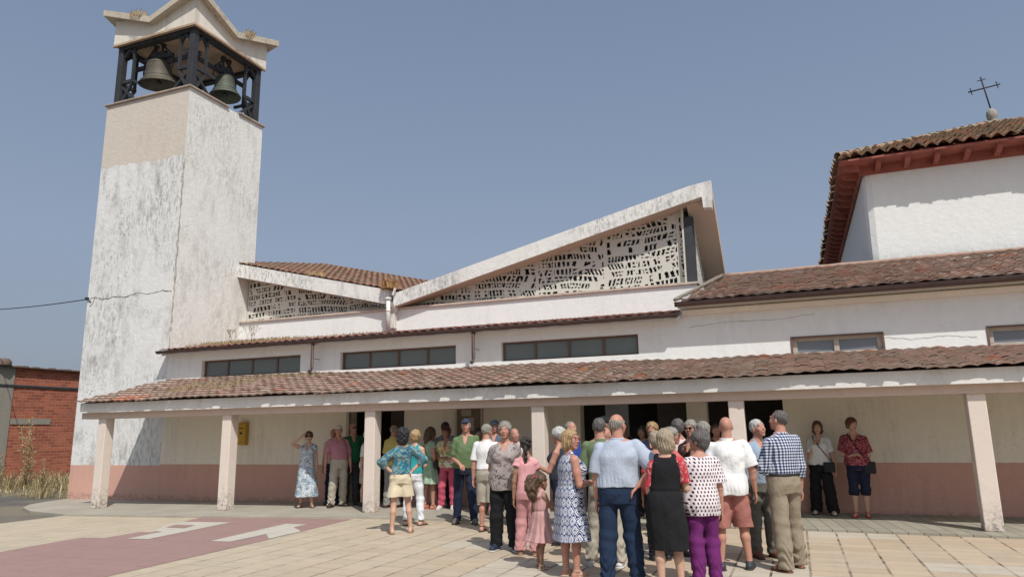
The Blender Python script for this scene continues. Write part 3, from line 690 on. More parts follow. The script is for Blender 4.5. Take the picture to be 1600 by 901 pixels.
# tiled roof rising behind the left beam
ul = math.hypot(5.5, 1.31); U3 = Vector((5.5, 0, -1.31)).normalized(); V3 = Vector((0, 4.8, .95)).normalized()
o = tiles(Vector((-16.4, 17.26, zl(-16.4)+.44)), U3, V3, 36, 14, .2295, .36, .03, .025, keep=lambda u, v: u < 6.1+v*.35, seed=13).build('roof', M_ROOF3, recalc=False); att(o, hall)
p0 = Vector((-16.4, 17.3, zl(-16.4)+.40)); deck(hall, [p0, p0+U3*6.05, p0+U3*7.6+V3*5.0, p0+V3*5.0], .2, M_SOFF, 'roof_deck')

def lattice(x0, x1, zlo, zhi, y, step=.021, seed=1, axis='y', name='lattice_screen'):
    """pierced concrete screen: solid bands and ribs with real holes, 4 cm thick"""
    xs = np.arange(x0, x1, step); zs = np.arange(5.09, 7.3, step)
    X, Z = np.meshgrid(xs+step/2, zs+step/2, indexing='ij')
    r = np.random.default_rng(seed); P = 1.9; pan = np.floor((X-x0)/P); px_ = (X-x0)-pan*P
    tri = lambda t: 2*np.abs(np.modf(np.abs(t)+.25)[0]-.5)-.5            # straight-sided wave: kinked strips, no curves
    hsh = lambda a: np.modf(np.abs(np.sin(a*12.9898+4.1)*43758.5453))[0]
    sp = (hsh(pan*3.3+seed)-.5)*.24; kink = .5+hsh(pan+seed*2)*.9
    w = Z+sp*(px_-.95)+np.where(px_ > kink, (px_-kink)*(hsh(pan*5.1)-.5)*.30, 0)
    row = w/.20; ri = np.floor(row); rf = row-ri
    solid = (rf < .18+.20*hsh(ri*2.7+pan*1.9)+(px_-.95)*.10*(hsh(ri*1.3+pan)-.5))
    blk_ = np.floor(px_/.47)
    cw = .078+.085*hsh(ri*3.1+pan*7.7+blk_*2.1)
    lean_ = (hsh(ri*1.9+pan*3+blk_)-.5)*.9
    cell = (X+lean_*(rf-.5)*.20)/cw+hsh(ri)*5; ci = np.floor(cell); cf_ = cell-ci
    solid |= cf_ < (.25+.15*hsh(ci*1.7+ri))
    solid |= hsh(ci*5.3+ri*9.1+pan) < .12
    solid |= (hsh(ci*2.3+ri*4.4) > .70) & (np.abs(rf-.64) < .09)
    for k in range(int((x1-x0)/.38)):           # straight struts crossing the rows
        cx_, cz_, a = r.uniform(x0, x1), r.uniform(5.0, 6.8), r.choice([r.uniform(.2, .7), r.uniform(2.4, 2.95), r.uniform(1.25, 1.9)])
        dd = np.abs((X-cx_)*math.sin(a)-(Z-cz_)*math.cos(a)); ll = np.abs((X-cx_)*math.cos(a)+(Z-cz_)*math.sin(a))
        solid |= (dd < r.uniform(.018, .034)) & (ll < r.uniform(.3, .8))
    solid |= (px_ < .05) | (px_ > P-.05)
    lo = zlo(X) if callable(zlo) else zlo; hi = zhi(X) if callable(zhi) else zhi
    solid |= Z < lo+.05
    inside = (Z > lo) & (Z < hi) & (X < x1)
    groove = (np.abs(px_) < step*.55) & (X > x0+.1)
    S = solid & inside
    mb = MB(); nx, nz = S.shape; Y_ = y; T = .04
    def V(i, j, d):
        a, z = xs[0]+i*step, zs[0]+j*step
        z = z
        return (a, Y_+d, z) if axis == 'y' else (Y_-d, a, z)
    vid = {}; vs = []; fs = []
    def g(i, j, d):
        k = (i, j, d)
        if k not in vid: vid[k] = len(vs); vs.append(V(i, j, T if d else 0.))
        return vid[k]
    for i in range(nx):
        for j in range(nz):
            if not S[i, j]: continue
            fs.append((g(i, j, 0), g(i+1, j, 0), g(i+1, j+1, 0), g(i, j+1, 0)))
            for (di, dj, e) in ((1, 0, ((i+1, j), (i+1, j+1))), (-1, 0, ((i, j+1), (i, j))), (0, 1, ((i+1, j+1), (i, j+1))), (0, -1, ((i, j), (i+1, j)))):
                a, b = i+di, j+dj
                if 0 <= a < nx and 0 <= b < nz and not S[a, b] and inside[a, b]:
                    fs.append((g(*e[0], 0), g(*e[0], 1), g(*e[1], 1), g(*e[1], 0)))
    mb.add(vs, fs)
    return att(mb.build(name, M_SCREEN, recalc=False), hall)
lattice(-16.0, -10.7, 5.09, lambda x: np.minimum(7.3, 5.18+(-10.56-x)*.2385+.01), 17.72, seed=2)
lattice(-10.0, -2.27, 5.09, lambda x: 5.11+(x+10.24)*.2385+.01, 17.72, seed=5)
lattice(17.76, 20.4, 5.05, lambda y: 7.05-.72*(y-17.42), -2.0, seed=8, axis='x', step=.03)
mb = MB(); mb.add([(-16.0, 17.93, 5.0), (-2.05, 17.93, 5.0), (-2.05, 17.93, 7.1), (-10.3, 17.93, 5.12), (-10.6, 17.93, 5.15), (-16.0, 17.93, 6.5)], [(0, 1, 2, 3), (0, 3, 4, 5)])
mb.add([(-2.14, 17.93, 5.0), (-2.14, 20.9, 5.0), (-2.14, 20.5, 4.9), (-2.14, 17.93, 6.9)], [(0, 1, 2, 3)])
att(mb.build('clerestory_glass', M_GLASS, recalc=False), hall)
tuft('dry_weed', (-10.46, 17.2, 5.62), 420, .30, .42, simple('rusty_weed', (.36, .21, .10), .95, 0, .3), 'round rusty-brown dry weed sprouting from the V-roof gutter outlet', 'weed', seed=8)
tuft('dry_grass', (-13.3, 17.5, 6.3), 160, .16, .5, M_DRY, 'small dry grass patch on the tiled roof slope behind the left beam', 'grass', kind='stuff', seed=9)
tuft('dry_grass', (-14.6, 16.2, 4.19), 1300, .15, 1, M_DRY2, 'low brown grass over the strip roof beside the bell tower', 'grass', kind='stuff', seed=10, lx=(1.45, 1.1, .17))
tuft('dry_grass', (-12.0, 16.6, 4.26), 500, .09, 1, M_DRY2, 'thin scattered dry grass along the upper strip roof', 'grass', kind='stuff', seed=14, lx=(1.6, .8, .17))
# ------------------------------------------------------------------ portico
port = empty('portico', (-4, 13.6, 0), 0, 'long open portico with six pale pink columns and a mossy brown tiled roof', 'portico')
for i, x in enumerate((-15.92, -12.05, -8.30, -4.64, -1.07, 2.44, 6.2)):
    z0 = zg(x)+.036; mb = MB()
    mb.add([(0, 0, 0)]*0, [])
    w = .25; d = .25
    mb.box(x, x+w, 12.75, 12.75+d, z0, 2.05)
    c = att(mb.build('column', M_COLM, bevel=.012), port)
mb = MB(); mb.box(-16.47, XR, 12.72, 13.04, 2.045, 2.2); att(mb.build('beam', M_BEAM), port)
zp = lambda x: 3.10-(x+16)*.0105
mb = MB(); vs = [(-16.40, 12.60, 2.19), (XR, 12.60, 2.19), (XR, 12.60, 2.42), (-16.40, 12.60, 2.42), (-16.08, 14.795, 2.22), (XR, 14.795, 2.22), (XR, 14.795, zp(XR)-.06), (-16.08, 14.795, zp(-16)-.06)]
mb.add(vs, [(0, 1, 2, 3), (0, 4, 5, 1), (3, 2, 6, 7), (0, 3, 7, 4), (1, 5, 6, 2)]); mb.mi[2] = 1; att(mb.build('fascia', [M_FASC, M_UNDER]), port)
mb = MB(); mb.box(-2.0, XR, 14.66, 14.798, 3.87, 3.96); att(mb.build('cornice', M_CREAM), wing)
sp_ = math.atan2(.56, 2.34); V4 = Vector((0, math.cos(sp_), math.sin(sp_)))
def red_tile(u, v, r):
    t = r.random()*.86
    if (abs(u-1.55) < .4 and v < .3): t = .97
    elif r.random() < .012: t = .99
    return t
mbp = tiles(Vector((-16.46, 12.46, 2.43)), (1, 0, 0), V4, 111, 10, .2295, .26, .022, .036, jitter=1.4, keep=lambda u, v: u > v*.155 and v < 2.55, tintf=red_tile, seed=14, segs=7)
rr_ = random.Random(5)
mbp.v = [(x, y, z+(y-12.46)/2.34*(zp(x)-2.99)+.012*math.sin(x*.9)+.008*math.sin(x*2.3+y)) for (x, y, z) in mbp.v]
att(mbp.build('roof', M_ROOF, recalc=False), port)
tuft('dry_grass', (-11.9, 14.55, 3.0), 600, .10, 1, M_DRY2, 'dry grass along the top of the portico roof below the first downpipe', 'grass', kind='stuff', seed=16, lx=(1.2, .25, .25))
tuft('dry_grass', (-13.3, 13.6, 2.78), 700, .09, 1, M_DRY2, 'matted dry grass on the left part of the portico roof', 'grass', kind='stuff', seed=17, lx=(1.0, .6, .25))

# notice board, mail box on the wall
nb = empty('notice_board', (-6.86, 14.77, 1.5), 0, 'tall framed notice board with two papers on the portico wall', 'notice board')
mb = MB(); mb.box(-.33, -.29, -.035, .029, -.9, .75); mb.box(.29, .33, -.035, .029, -.9, .75); mb.box(-.29, .29, -.035, .029, .71, .75); mb.box(-.29, .29, -.035, .029, -.9, -.86); mb.build('frame', M_FRAME2, nb)
mb = MB(); mb.box(-.29, .29, -.012, .028, -.86, .71); mb.build('panel', simple('cork', (.20, .15, .11), .8), nb)
for (a, b, c, d) in ((-.19, .05, .44, .58), (-.13, .12, .12, .40)):
    mb = MB(); mb.box(a, b, -.017, -.0125, c, d); mb.build('paper', simple('notice_paper', (.42, .38, .33), .8), nb)
bx = empty('mail_box', (-13.22, 14.66, 1.62), 0, 'yellow mail box fixed to the portico wall right of the second column', 'mail box')
mb = MB(); mb.box(-.13, .13, -.0, .138, -.27, .27); mb.build('box', simple('yellow_paint', (.47, .28, .04), .5), bx, bevel=.012)
mb = MB(); mb.box(-.14, .14, -.012, .13, .272, .295); mb.build('lid', MATS['yellow_paint'], bx, bevel=.004)
mb = MB(); mb.box(-.075, .075, -.006, .004, .14, .16); mb.build('slot', M_IRON, bx)
mb = MB(); mb.box(-.035, .035, -.005, .003, .0, .06); mb.build('badge', M_IRON, bx)

# ------------------------------------------------------------------ old tower with a hipped roof
old = empty('hip_roofed_tower', (5.85, 25, 0), 0, 'plain white square tower with a hipped clay-tile roof and red wooden eaves', 'tower')
mb = MB(); vs = []
A0, A1, B0, B1 = 2.0, 9.7, 18.7, 31.6
M_OLD = plaster('old_tower_render', (.775, .79, .77), stain=(.45, .44, .41), amount=.12, streak=.12, speck=.1, bump=.5, seed=21, lowdirt=(5.25, .55, .5))
# slightly battered left face and rounded corner
prof = [(A0+.0, B1), (A0, B0+.18), (A0+.05, B0+.05), (A0+.18, B0), (A1, B0), (A1, B1)]
zz = [(3.5, .0), (5.4, -.0), (5.9, .0), (7.8, .03)]
for z, k_ in zz:
    for (x, y) in prof: vs.append((x+(k_ if x < 3 else 0), y, z))
fs = []
for a in range(3):
    for i in range(6): fs.append((a*6+i, a*6+(i+1) % 6, (a+1)*6+(i+1) % 6, (a+1)*6+i))
mb.add(vs, fs); att(mb.build('wall', M_OLD), old)
E0, E1, F0, F1 = 1.46, 10.24, 18.04, 32.2; ez = 7.93; ap = (5.85, 22.43, 9.83)
mb = MB()
mb.add([(E0+.03, F0+.05, ez-.05), (E1, F0+.05, ez-.05), (E1, F1, ez-.05), (E0+.03, F1, ez-.05), (5.85, 22.43, 9.7), (5.85, F1-4.3, 9.7), (E0+.03, F0+.05, ez-.09), (E1, F0+.05, ez-.09), (E1, F1, ez-.09), (E0+.03, F1, ez-.09)],
       [(0, 1, 4), (1, 2, 5, 4), (2, 3, 5), (3, 0, 4, 5), (6, 9, 8, 7), (0, 6, 7, 1), (1, 7, 8, 2), (2, 8, 9, 3), (3, 9, 6, 0)])
att(mb.build('eave_board', M_REDWOOD), old)
mb = MB(); mb.box(A0-.05, A1+.05, B0-.05, B0-.002, 7.62, ez-.091); mb.box(A0-.05, A0-.002, B0, B1, 7.60, ez-.091); att(mb.build('wall_plate', M_REDWOOD), old)
for x in np.arange(2.35, 9.6, .62):
    mb = MB(); mb.prism([(F0+.16, ez-.092), (B0-.051, ez-.092), (B0-.051, ez-.27), (F0+.30, ez-.24), (F0+.18, ez-.17)], 0, x-.055, x+.055); att(mb.build('corbel', M_REDWOOD), old)
for y in np.arange(18.5, 31.9, .62):
    mb = MB(); mb.prism([(E0+.12, ez-.092), (A0-.051, ez-.092), (A0-.051, ez-.26), (E0+.24, ez-.23), (E0+.14, ez-.16)], 1, y-.055, y+.055); att(mb.build('corbel', M_REDWOOD), old)
Vf = Vector((0, ap[1]-F0, ap[2]-ez)).normalized(); Vl = Vector((ap[0]-E0, 0, ap[2]-ez)).normalized(); Ls = math.hypot(ap[1]-F0, ap[2]-ez)
o = tiles((E0, F0, ez-.02), (1, 0, 0), Vf, 34, 12, .262, .40, .095, .055, jitter=2, keep=lambda u, v: v*.915 < u+.05 and v*.915 < (E1-E0)-u+.05, seed=15, segs=8).build('roof', M_ROOF4, recalc=False); att(o, old)
o = tiles((E0-.03, F1, ez-.02), (0, -1, 0), Vl, 54, 12, .262, .40, .095, .055, jitter=2, keep=lambda u, v: v*.915 < (F1-F0)-u+.05 and v*.915 < u+.05, seed=16, segs=8).build('roof', M_ROOF4, recalc=False); att(o, old)
mb = MB()
for tgt in ((E0, F0), (E1, F0)):
    n = 18
    for i in range(n):
        a = Vector((tgt[0], tgt[1], ez+.05)).lerp(Vector((ap[0], ap[1], ap[2]+.04)), i/n); b = Vector((tgt[0], tgt[1], ez+.05)).lerp(Vector((ap[0], ap[1], ap[2]+.04)), (i+1.1)/n)
        mb.tube([a, b], [.105, .085], 8, caps=False)
mb.tube([(ap[0], ap[1], ap[2]+.04), (ap[0], F1-4.3, ap[2]+.04)], .1, 8); att(mb.build('hip_tiles', M_ROOF4, recalc=False), old)
CS = .80
cr_ = empty('iron_cross', (5.86, 22.43, 9.85), 0, 'thin dark iron cross with curled ends on a stone ball at the roof peak', 'cross')
mb = MB(); mb.lathe([(.20, -.1), (.18, .04), (.10, .07), (.09, .10), (.125, .16), (.14, .27), (.12, .38), (.05, .45), (.0, .46)], (0, 0, 0), 16); mb.lathe([(.33, -.2), (.3, -.02), (.1, .03)], (0, 0, 0), 10); mb.build('finial', M_STONE, cr_)
mb = MB(); a = R_(-7); Rm = Matrix.Rotation(a, 3, 'Y')
def Q(x, z): return Vector((0, 0, .42))+Rm @ Vector((x*CS, 0, z*CS))
mb.tube([Q(0, 0), Q(0, 1.30)], .02, 6); mb.tube([Q(-.50, .86), Q(.50, .86)], .02, 6)
for (cx_, cz_, ang) in ((0, 1.12, 0), (.34, .86, -90), (-.34, .86, 90)):
    for s in (-1, 1):
        pts = []
        for t in np.linspace(0, 2.4, 9):
            lx, lz = s*(.075-.075*math.cos(t)), .075*math.sin(t)+.0
            q = Matrix.Rotation(R_(ang), 2) @ Vector((lx, lz)) if False else Vector((lx*math.cos(R_(ang))-lz*math.sin(R_(ang)), lx*math.sin(R_(ang))+lz*math.cos(R_(ang))))
            pts.append(Q(cx_+q.x, cz_+q.y))
        mb.tube(pts, .014, 5)
mb.build('cross', M_IRON, cr_)

# ------------------------------------------------------------------ brick shed at the left, cable, weeds
def brick_mat():
    m, nt, b = new_mat('red_brick'); k = NB(nt); v = k.tex(); x, y, z = k.xyz(v)
    br = k.n.new('ShaderNodeTexBrick'); k.l.new(k.comb(y, k.math('ADD', z, k.math('MULTIPLY', k.noise(v, .8, 2), .05)), 0), br.inputs['Vector'])
    br.inputs['Scale'].default_value = 1; br.inputs['Brick Width'].default_value = .30; br.inputs['Row Height'].default_value = .115
    br.inputs['Mortar Size'].default_value = .009; br.inputs['Mortar Smooth'].default_value = .2; br.inputs['Bias'].default_value = -.1
    br.inputs['Color1'].default_value = (.40, .125, .07, 1); br.inputs['Color2'].default_value = (.25, .07, .045, 1); br.inputs['Mortar'].default_value = (.30, .22, .17, 1)
    c = k.mix(k.math('MULTIPLY', k.ramp(k.noise(v, 1.5, 5, .7), [(.5, 0.), (.7, 1.)]), .4), br.outputs[0], (.15, .07, .05))
    k.l.new(c, b.inputs['Base Color']); b.inputs['Roughness'].default_value = .95; b.inputs['Specular IOR Level'].default_value = .1
    k.bump(b, k.math('SUBTRACT', k.noise(v, 18, 4), br.outputs[1]), .5, .02); return m
shed = empty('brick_shed', (-29, 22, 0), 0, 'low unplastered red brick shed with grey pillar and concrete bands left of the bell tower', 'shed')
mb = MB(); mb.box(-33, -28, 18.62, 26, -.4, 4.30); att(mb.build('wall', brick_mat()), shed)
M_GPL = plaster('grey_pillar', (.27, .25, .21), stain=(.15, .14, .12), amount=.4, streak=.4, speck=.3, seed=22)
mb = MB(); mb.box(-33.1, -27.96, 16.4, 18.62, -.4, 4.36); att(mb.build('pillar', M_GPL), shed)
mb = MB(); mb.box(-28.0, -27.95, 18.0, 26, 3.56, 3.64); mb.box(-27.97, -27.93, 16.4, 18.7, 3.56, 3.64); att(mb.build('concrete_band', M_IRON), shed)
mb = MB(); mb.box(-28.0, -27.97, 18.66, 20.25, 2.14, 2.36); att(mb.build('lintel', M_GPL), shed)
mb = MB(); r9 = random.Random(4)
for y in np.arange(16.4, 26, .22): mb.box(-28.04+r9.uniform(-.03, .03), -27.8, y, y+.2, 4.30, 4.33+r9.uniform(0, .05))
mb.lathe([(.02, .22), (.2, .2), (.3, .08), (.28, -.05)], (-27.95, 18.1, 4.4), 10)
att(mb.build('coping', simple('broken_coping', (.14, .10, .08), .95)), shed)
cab = MB(); pts = []
for t in np.linspace(0, 1, 24):
    a = Vector((-19.40, 14.82, 5.66)); b = Vector((-40, 20.6, 8.0)); p = a.lerp(b, t); p.z -= 1.0*t*(1-t)*1.2; pts.append(p)
cab.tube(pts, .016, 5); o = cab.build('overhead_cable', M_IRON); tag(o, 'thin dark overhead cable running left from the bell tower', 'cable')
mb = MB(); mb.box(-19.47, -19.36, 14.74, 14.80, 5.62, 5.70); mb.tube([(-19.4, 14.76, 5.66), (-19.32, 14.78, 5.6), (-19.25, 14.79, 5.55)], .015, 5); o = mb.build('cable_bracket', M_IRON); tag(o, 'small dark bracket fixing the cable to the bell tower edge', 'bracket')
rg = random.Random(77); gm = MB()
for q in range(150):          # uneven clumps, taller against the walls
    gx, gy = rg.uniform(-28, -20.2), rg.uniform(14.8, 20.5)
    near = gx < -27 or gy > 17 or gx > -21.5
    n_ = rg.randint(25, 90) if near else rg.randint(8, 40); hh = rg.uniform(.15, .75) if near else rg.uniform(.06, .28)
    for i in range(n_):
        a_ = rg.uniform(0, 6.28); rr = rg.uniform(0, .32); x_, y_ = gx+rr*math.cos(a_), gy+rr*math.sin(a_); zz_ = -.16
        h_ = hh*rg.uniform(.3, 1.1); bn = rg.uniform(.1, .8)*h_; w_ = rg.uniform(.004, .010); dx, dy = math.cos(a_), math.sin(a_)
        gm.add([(x_+dy*w_, y_-dx*w_, zz_), (x_-dy*w_, y_+dx*w_, zz_), (x_+dx*bn*.4-dy*w_, y_+dy*bn*.4+dx*w_, zz_+h_*.6), (x_+dx*bn*.4+dy*w_, y_+dy*bn*.4-dx*w_, zz_+h_*.6), (x_+dx*bn, y_+dy*bn, zz_+h_*rg.uniform(.7, 1))], [(0, 1, 2, 3), (3, 2, 4)], 0, rg.random())
tag(gm.build('dry_grass', tintmat('straw', [(.34, .26, .14), (.46, .36, .20), (.25, .20, .11), (.20, .19, .09), (.50, .42, .27)]), recalc=False), 'uneven straw-coloured dry grass between the brick shed and the bell tower', 'grass', None, 'stuff')
def tall_weed(loc, h, label, seed):
    r = random.Random(seed); root = empty('tall_weed', loc, 0, label, 'weed')
    mb = MB(); lf = MB()
    for s in range(5):
        a = r.uniform(0, 6.28); L = h*r.uniform(.55, 1); tip = Vector((math.cos(a)*L*.16, math.sin(a)*L*.16, L))
        mb.tube([(0, 0, 0), tip*.5+Vector((r.uniform(-.05, .05), 0, 0)), tip], [.018, .012, .005], 5)
        for k in range(int(30*L)):
            t = r.uniform(.15, 1); p = tip*t; b = r.uniform(0, 6.28); ln = r.uniform(.08, .3)*(1.1-t*.5); q = p+Vector((math.cos(b)*ln, math.sin(b)*ln, ln*.9)); mb.tube([p, q], [.005, .002], 3, caps=False)
            for g in range(5):
                c = p.lerp(q, r.uniform(.3, 1)); d = Vector((r.uniform(-1, 1), r.uniform(-1, 1), r.uniform(-.6, 1)))*.04; e = Vector((r.uniform(-1, 1), r.uniform(-1, 1), r.uniform(-1, 1)))*.018
                lf.add([c, c+d*.5+e, c+d, c+d*.5-e], [(0, 1, 2, 3)], 0, r.random())
    mb.build('stem', M_DRY2, root, recalc=False); lf.build('seed_heads', M_DRY, root, recalc=False)['kind'] = 'stuff'
tall_weed((-25.6, 17.9, -.2), 2.5, 'tall dry weed standing against the red brick wall', 5)
tall_weed((-26.2, 17.3, -.2), 1.3, 'shorter bushy dry weed left of the tallest one', 6)
tall_weed((-23.6, 17.0, -.2), 1.1, 'low dry weed close to the bell tower corner', 7)
for i, (x, y, h, lb) in enumerate(((-14.25, 15.3, .5, 'leafless twiggy dry plant on the strip roof, left of a pair'), (-13.75, 15.5, .62, 'leafless twiggy dry plant on the strip roof, right of a pair'))):
    root = empty('twiggy_plant', (x, y, 4.02), 0, lb, 'weed'); r = random.Random(30+i); mb = MB()
    def br(p, d, L, w, n):
        q = p+d*L; mb.tube([p, q], [w, w*.6], 4, caps=False)
        if n:
            for _ in range(3):
                e = (d+Vector((r.uniform(-.8, .8), r.uniform(-.8, .8), r.uniform(-.1, .5)))).normalized(); br(q, e, L*.62, w*.6, n-1)
    for _ in range(4): br(Vector((r.uniform(-.1, .1), 0, 0)), Vector((r.uniform(-.4, .4), r.uniform(-.3, .3), 1)).normalized(), h*.42, .009, 3)
    mb.build('branches', M_DRY2, root, recalc=False)
# ================================================================== people
def A3(*v): return np.array(v, dtype=np.float64)
class Field:
    """signed-distance sketch of one garment or body, meshed with surface nets"""
    def __init__(s): s.p = []; s.lo = A3(9, 9, 9); s.hi = A3(-9, -9, -9)
    def _add(s, fn, lo, hi, k, op):
        lo = np.asarray(lo, float)-k-.004; hi = np.asarray(hi, float)+k+.004
        s.p.append((fn, lo, hi, k, op))
        if op == 'u': s.lo = np.minimum(s.lo, lo); s.hi = np.maximum(s.hi, hi)
        return s
    def cone(s, a, b, ra, rb, k=.02, op='u', cut=None, flat=None):
        a = A3(*a); b = A3(*b); d = b-a; L = np.linalg.norm(d) or 1e-6; u = d/L; R = max(ra, rb)
        def fn(P):
            q = P-a; t = np.clip((q@u)/L, 0, 1)
            if flat is None: dd = np.linalg.norm(q-t[..., None]*d, axis=-1)
            else:
                w = q-t[..., None]*d; n, f = flat; wn_ = w@n
                dd = np.sqrt(np.maximum((w*w).sum(-1)-wn_**2, 0)+(wn_/f)**2)
            r = dd-(ra+(rb-ra)*t)
            if cut: r = np.maximum(r, (q@u)-L+.0)
            return r
        return s._add(fn, np.minimum(a, b)-R, np.maximum(a, b)+R, k, op)
    def chain(s, pts, rs, k=.02, **kw):
        for i in range(len(pts)-1): s.cone(pts[i], pts[i+1], rs[i], rs[i+1], k, **kw)
        return s
    def ell(s, c, r, k=.02, op='u', M=None):
        c = A3(*c); r = A3(*r); m_ = r.min()
        def fn(P):
            q = P-c
            if M is not None: q = q@M           # columns of M are the local axes
            e = np.linalg.norm(q/r, axis=-1)
            return (e-1)*m_ if False else e*(e-1)/np.maximum(np.linalg.norm(q/(r*r), axis=-1), 1e-6)
        return s._add(fn, c-r.max(), c+r.max(), k, op)
    def prof(s, rows, k=.02, op='u', infl=0, fold=0, ph=0, zlo=None, zhi=None, sq=2.4, nf=9):
        """body column: rows of (z, half width, half depth, centre y, centre x)"""
        R = np.array([list(r)+[0]*(5-len(r)) for r in rows], float)
        z0, z1 = (zlo if zlo is not None else R[0, 0]), (zhi if zhi is not None else R[-1, 0])
        zz = np.linspace(R[0, 0], R[-1, 0], 60)
        def sm(c):
            y = np.interp(zz, R[:, 0], c); 
            for _ in range(3): y[1:-1] = (y[:-2]+2*y[1:-1]+y[2:])/4
            return y
        W, D, CY, CX = sm(R[:, 1]), sm(R[:, 2]), sm(R[:, 3]), sm(R[:, 4])
        def fn(P):
            z = P[..., 2]; w = np.interp(z, zz, W)+infl; d = np.interp(z, zz, D)+infl
            x = P[..., 0]-np.interp(z, zz, CX); y = P[..., 1]-np.interp(z, zz, CY)
            if fold:
                a = np.arctan2(y/d, x/w); g = np.clip((z1-z)/max(z1-z0, .01), 0, 1)
                f = 1+fold*g*(np.sin(nf*a+ph)+.5*np.sin((2*nf-3)*a+2*ph))
                w = w*f; d = d*f
            e = (np.abs(x/w)**sq+np.abs(y/d)**sq)**(1/sq)
            r = (e-1)*np.minimum(w, d)
            return np.maximum(r, np.maximum(z0-z, z-z1))
        mw = R[:, 1].max()+abs(R[:, 4]).max()+infl; md = R[:, 2].max()+abs(R[:, 3]).max()+infl
        mw *= 1+1.6*fold; md *= 1+1.6*fold
        return s._add(fn, (-mw, -md, z0), (mw, md, z1), k, op)
    def plane(s, pt, n, op='cut'):
        pt = A3(*pt); n = A3(*n); n = n/np.linalg.norm(n)
        s.p.append((lambda P: (P-pt)@n, A3(-9, -9, -9), A3(9, 9, 9), 0, op)); return s
    def boxcut(s, lo, hi):
        lo = A3(*lo); hi = A3(*hi); c = (lo+hi)/2; h = (hi-lo)/2
        return s._add(lambda P: np.max(np.abs(P-c)-h, -1), lo, hi, 0, 's')
    def disp(s, fn): s.p.append((fn, A3(-9, -9, -9), A3(9, 9, 9), 0, 'd')); return s
    def mesh(s, h):
        lo = s.lo-h*2; n = np.ceil((s.hi+h*2-lo)/h).astype(int)+1
        F = np.full(n, .2, np.float32)
        ax = [lo[i]+h*np.arange(n[i]) for i in range(3)]
        for fn, a, b, k, op in s.p:
            i0 = np.maximum(np.floor((a-lo-.03)/h).astype(int), 0); i1 = np.minimum(np.ceil((b-lo+.03)/h).astype(int)+1, n)
            if (i1 <= i0).any(): continue
            sl_ = tuple(slice(i0[i], i1[i]) for i in range(3))
            cur = F[sl_]
            if op in ('cut', 'd'):
                ix = np.nonzero(cur < .04 if op == 'cut' else np.abs(cur) < .03)
                if not len(ix[0]): continue
                P = np.stack([ax[i][i0[i]:i1[i]][ix[i]] for i in range(3)], -1)
                if op == 'd': cur[ix] = cur[ix]+fn(P)
                else: cur[ix] = np.maximum(cur[ix], fn(P))
                continue
            P = np.stack(np.meshgrid(*[ax[i][i0[i]:i1[i]] for i in range(3)], indexing='ij'), -1)
            v = fn(P).astype(np.float32)
            if op == 'u':
                if k > 0:
                    t = np.clip(.5+.5*(v-cur)/k, 0, 1); F[sl_] = v*(1-t)+cur*t-k*t*(1-t)
                else: F[sl_] = np.minimum(cur, v)
            elif op == 's':
                if k > 0:
                    v = -v; t = np.clip(.5-.5*(v-cur)/k, 0, 1); F[sl_] = v*(1-t)+cur*t+k*t*(1-t)
                else: F[sl_] = np.maximum(cur, -v)
        F[0] = F[-1] = .1; F[:, 0] = F[:, -1] = .1; F[:, :, 0] = F[:, :, -1] = .1
        return nets(F, lo, h)
def nets(F, lo, h):
    S = F < 0
    c = sum(S[i:F.shape[0]-1+i, j:F.shape[1]-1+j, k:F.shape[2]-1+k].astype(np.int8) for i in (0, 1) for j in (0, 1) for k in (0, 1))
    idx = np.argwhere((c > 0) & (c < 8))
    if not len(idx): return np.zeros((0, 3)), np.zeros((0, 4), int)
    pos = np.zeros((len(idx), 3)); cnt = np.zeros(len(idx))
    cs = [(i, j, k) for i in (0, 1) for j in (0, 1) for k in (0, 1)]
    for a in cs:
        for ax in range(3):
            if a[ax]: continue
            b = list(a); b[ax] = 1
            va = F[idx[:, 0]+a[0], idx[:, 1]+a[1], idx[:, 2]+a[2]]; vb = F[idx[:, 0]+b[0], idx[:, 1]+b[1], idx[:, 2]+b[2]]
            m_ = (va < 0) != (vb < 0); t = np.where(m_, va/np.where(m_, va-vb, 1), 0)
            p = np.array(a, float)[None]+t[:, None]*np.eye(3)[ax]
            pos[m_] += p[m_]; cnt += m_
    V = (idx+pos/cnt[:, None])*h+lo
    vid = np.full(c.shape, -1, np.int64); vid[tuple(idx.T)] = np.arange(len(idx))
    Q = []
    for ax in range(3):
        o1, o2 = [(1, 2), (2, 0), (0, 1)][ax]
        sa = [slice(1, -1)]*3; sb = [slice(1, -1)]*3
        sa[ax] = slice(0, -1); sb[ax] = slice(1, None)
        A = S[tuple(sa)]; B = S[tuple(sb)]
        e = np.argwhere(A != B); 
        if not len(e): continue
        fl = A[tuple(e.T)]
        e = e.copy(); 
        for q in range(3):
            if q != ax: e[:, q] += 1
        d1 = np.zeros(3, int); d1[o1] = 1; d2 = np.zeros(3, int); d2[o2] = 1
        g = lambda off: vid[tuple((e+off).T)]
        q = np.stack([g(-d1-d2), g(-d2), g(0*d1), g(-d1)], 1)
        q[~fl] = q[~fl][:, ::-1]
        Q.append(q)
    Q = np.concatenate(Q); Q = Q[(Q >= 0).all(1)]
    return V, Q
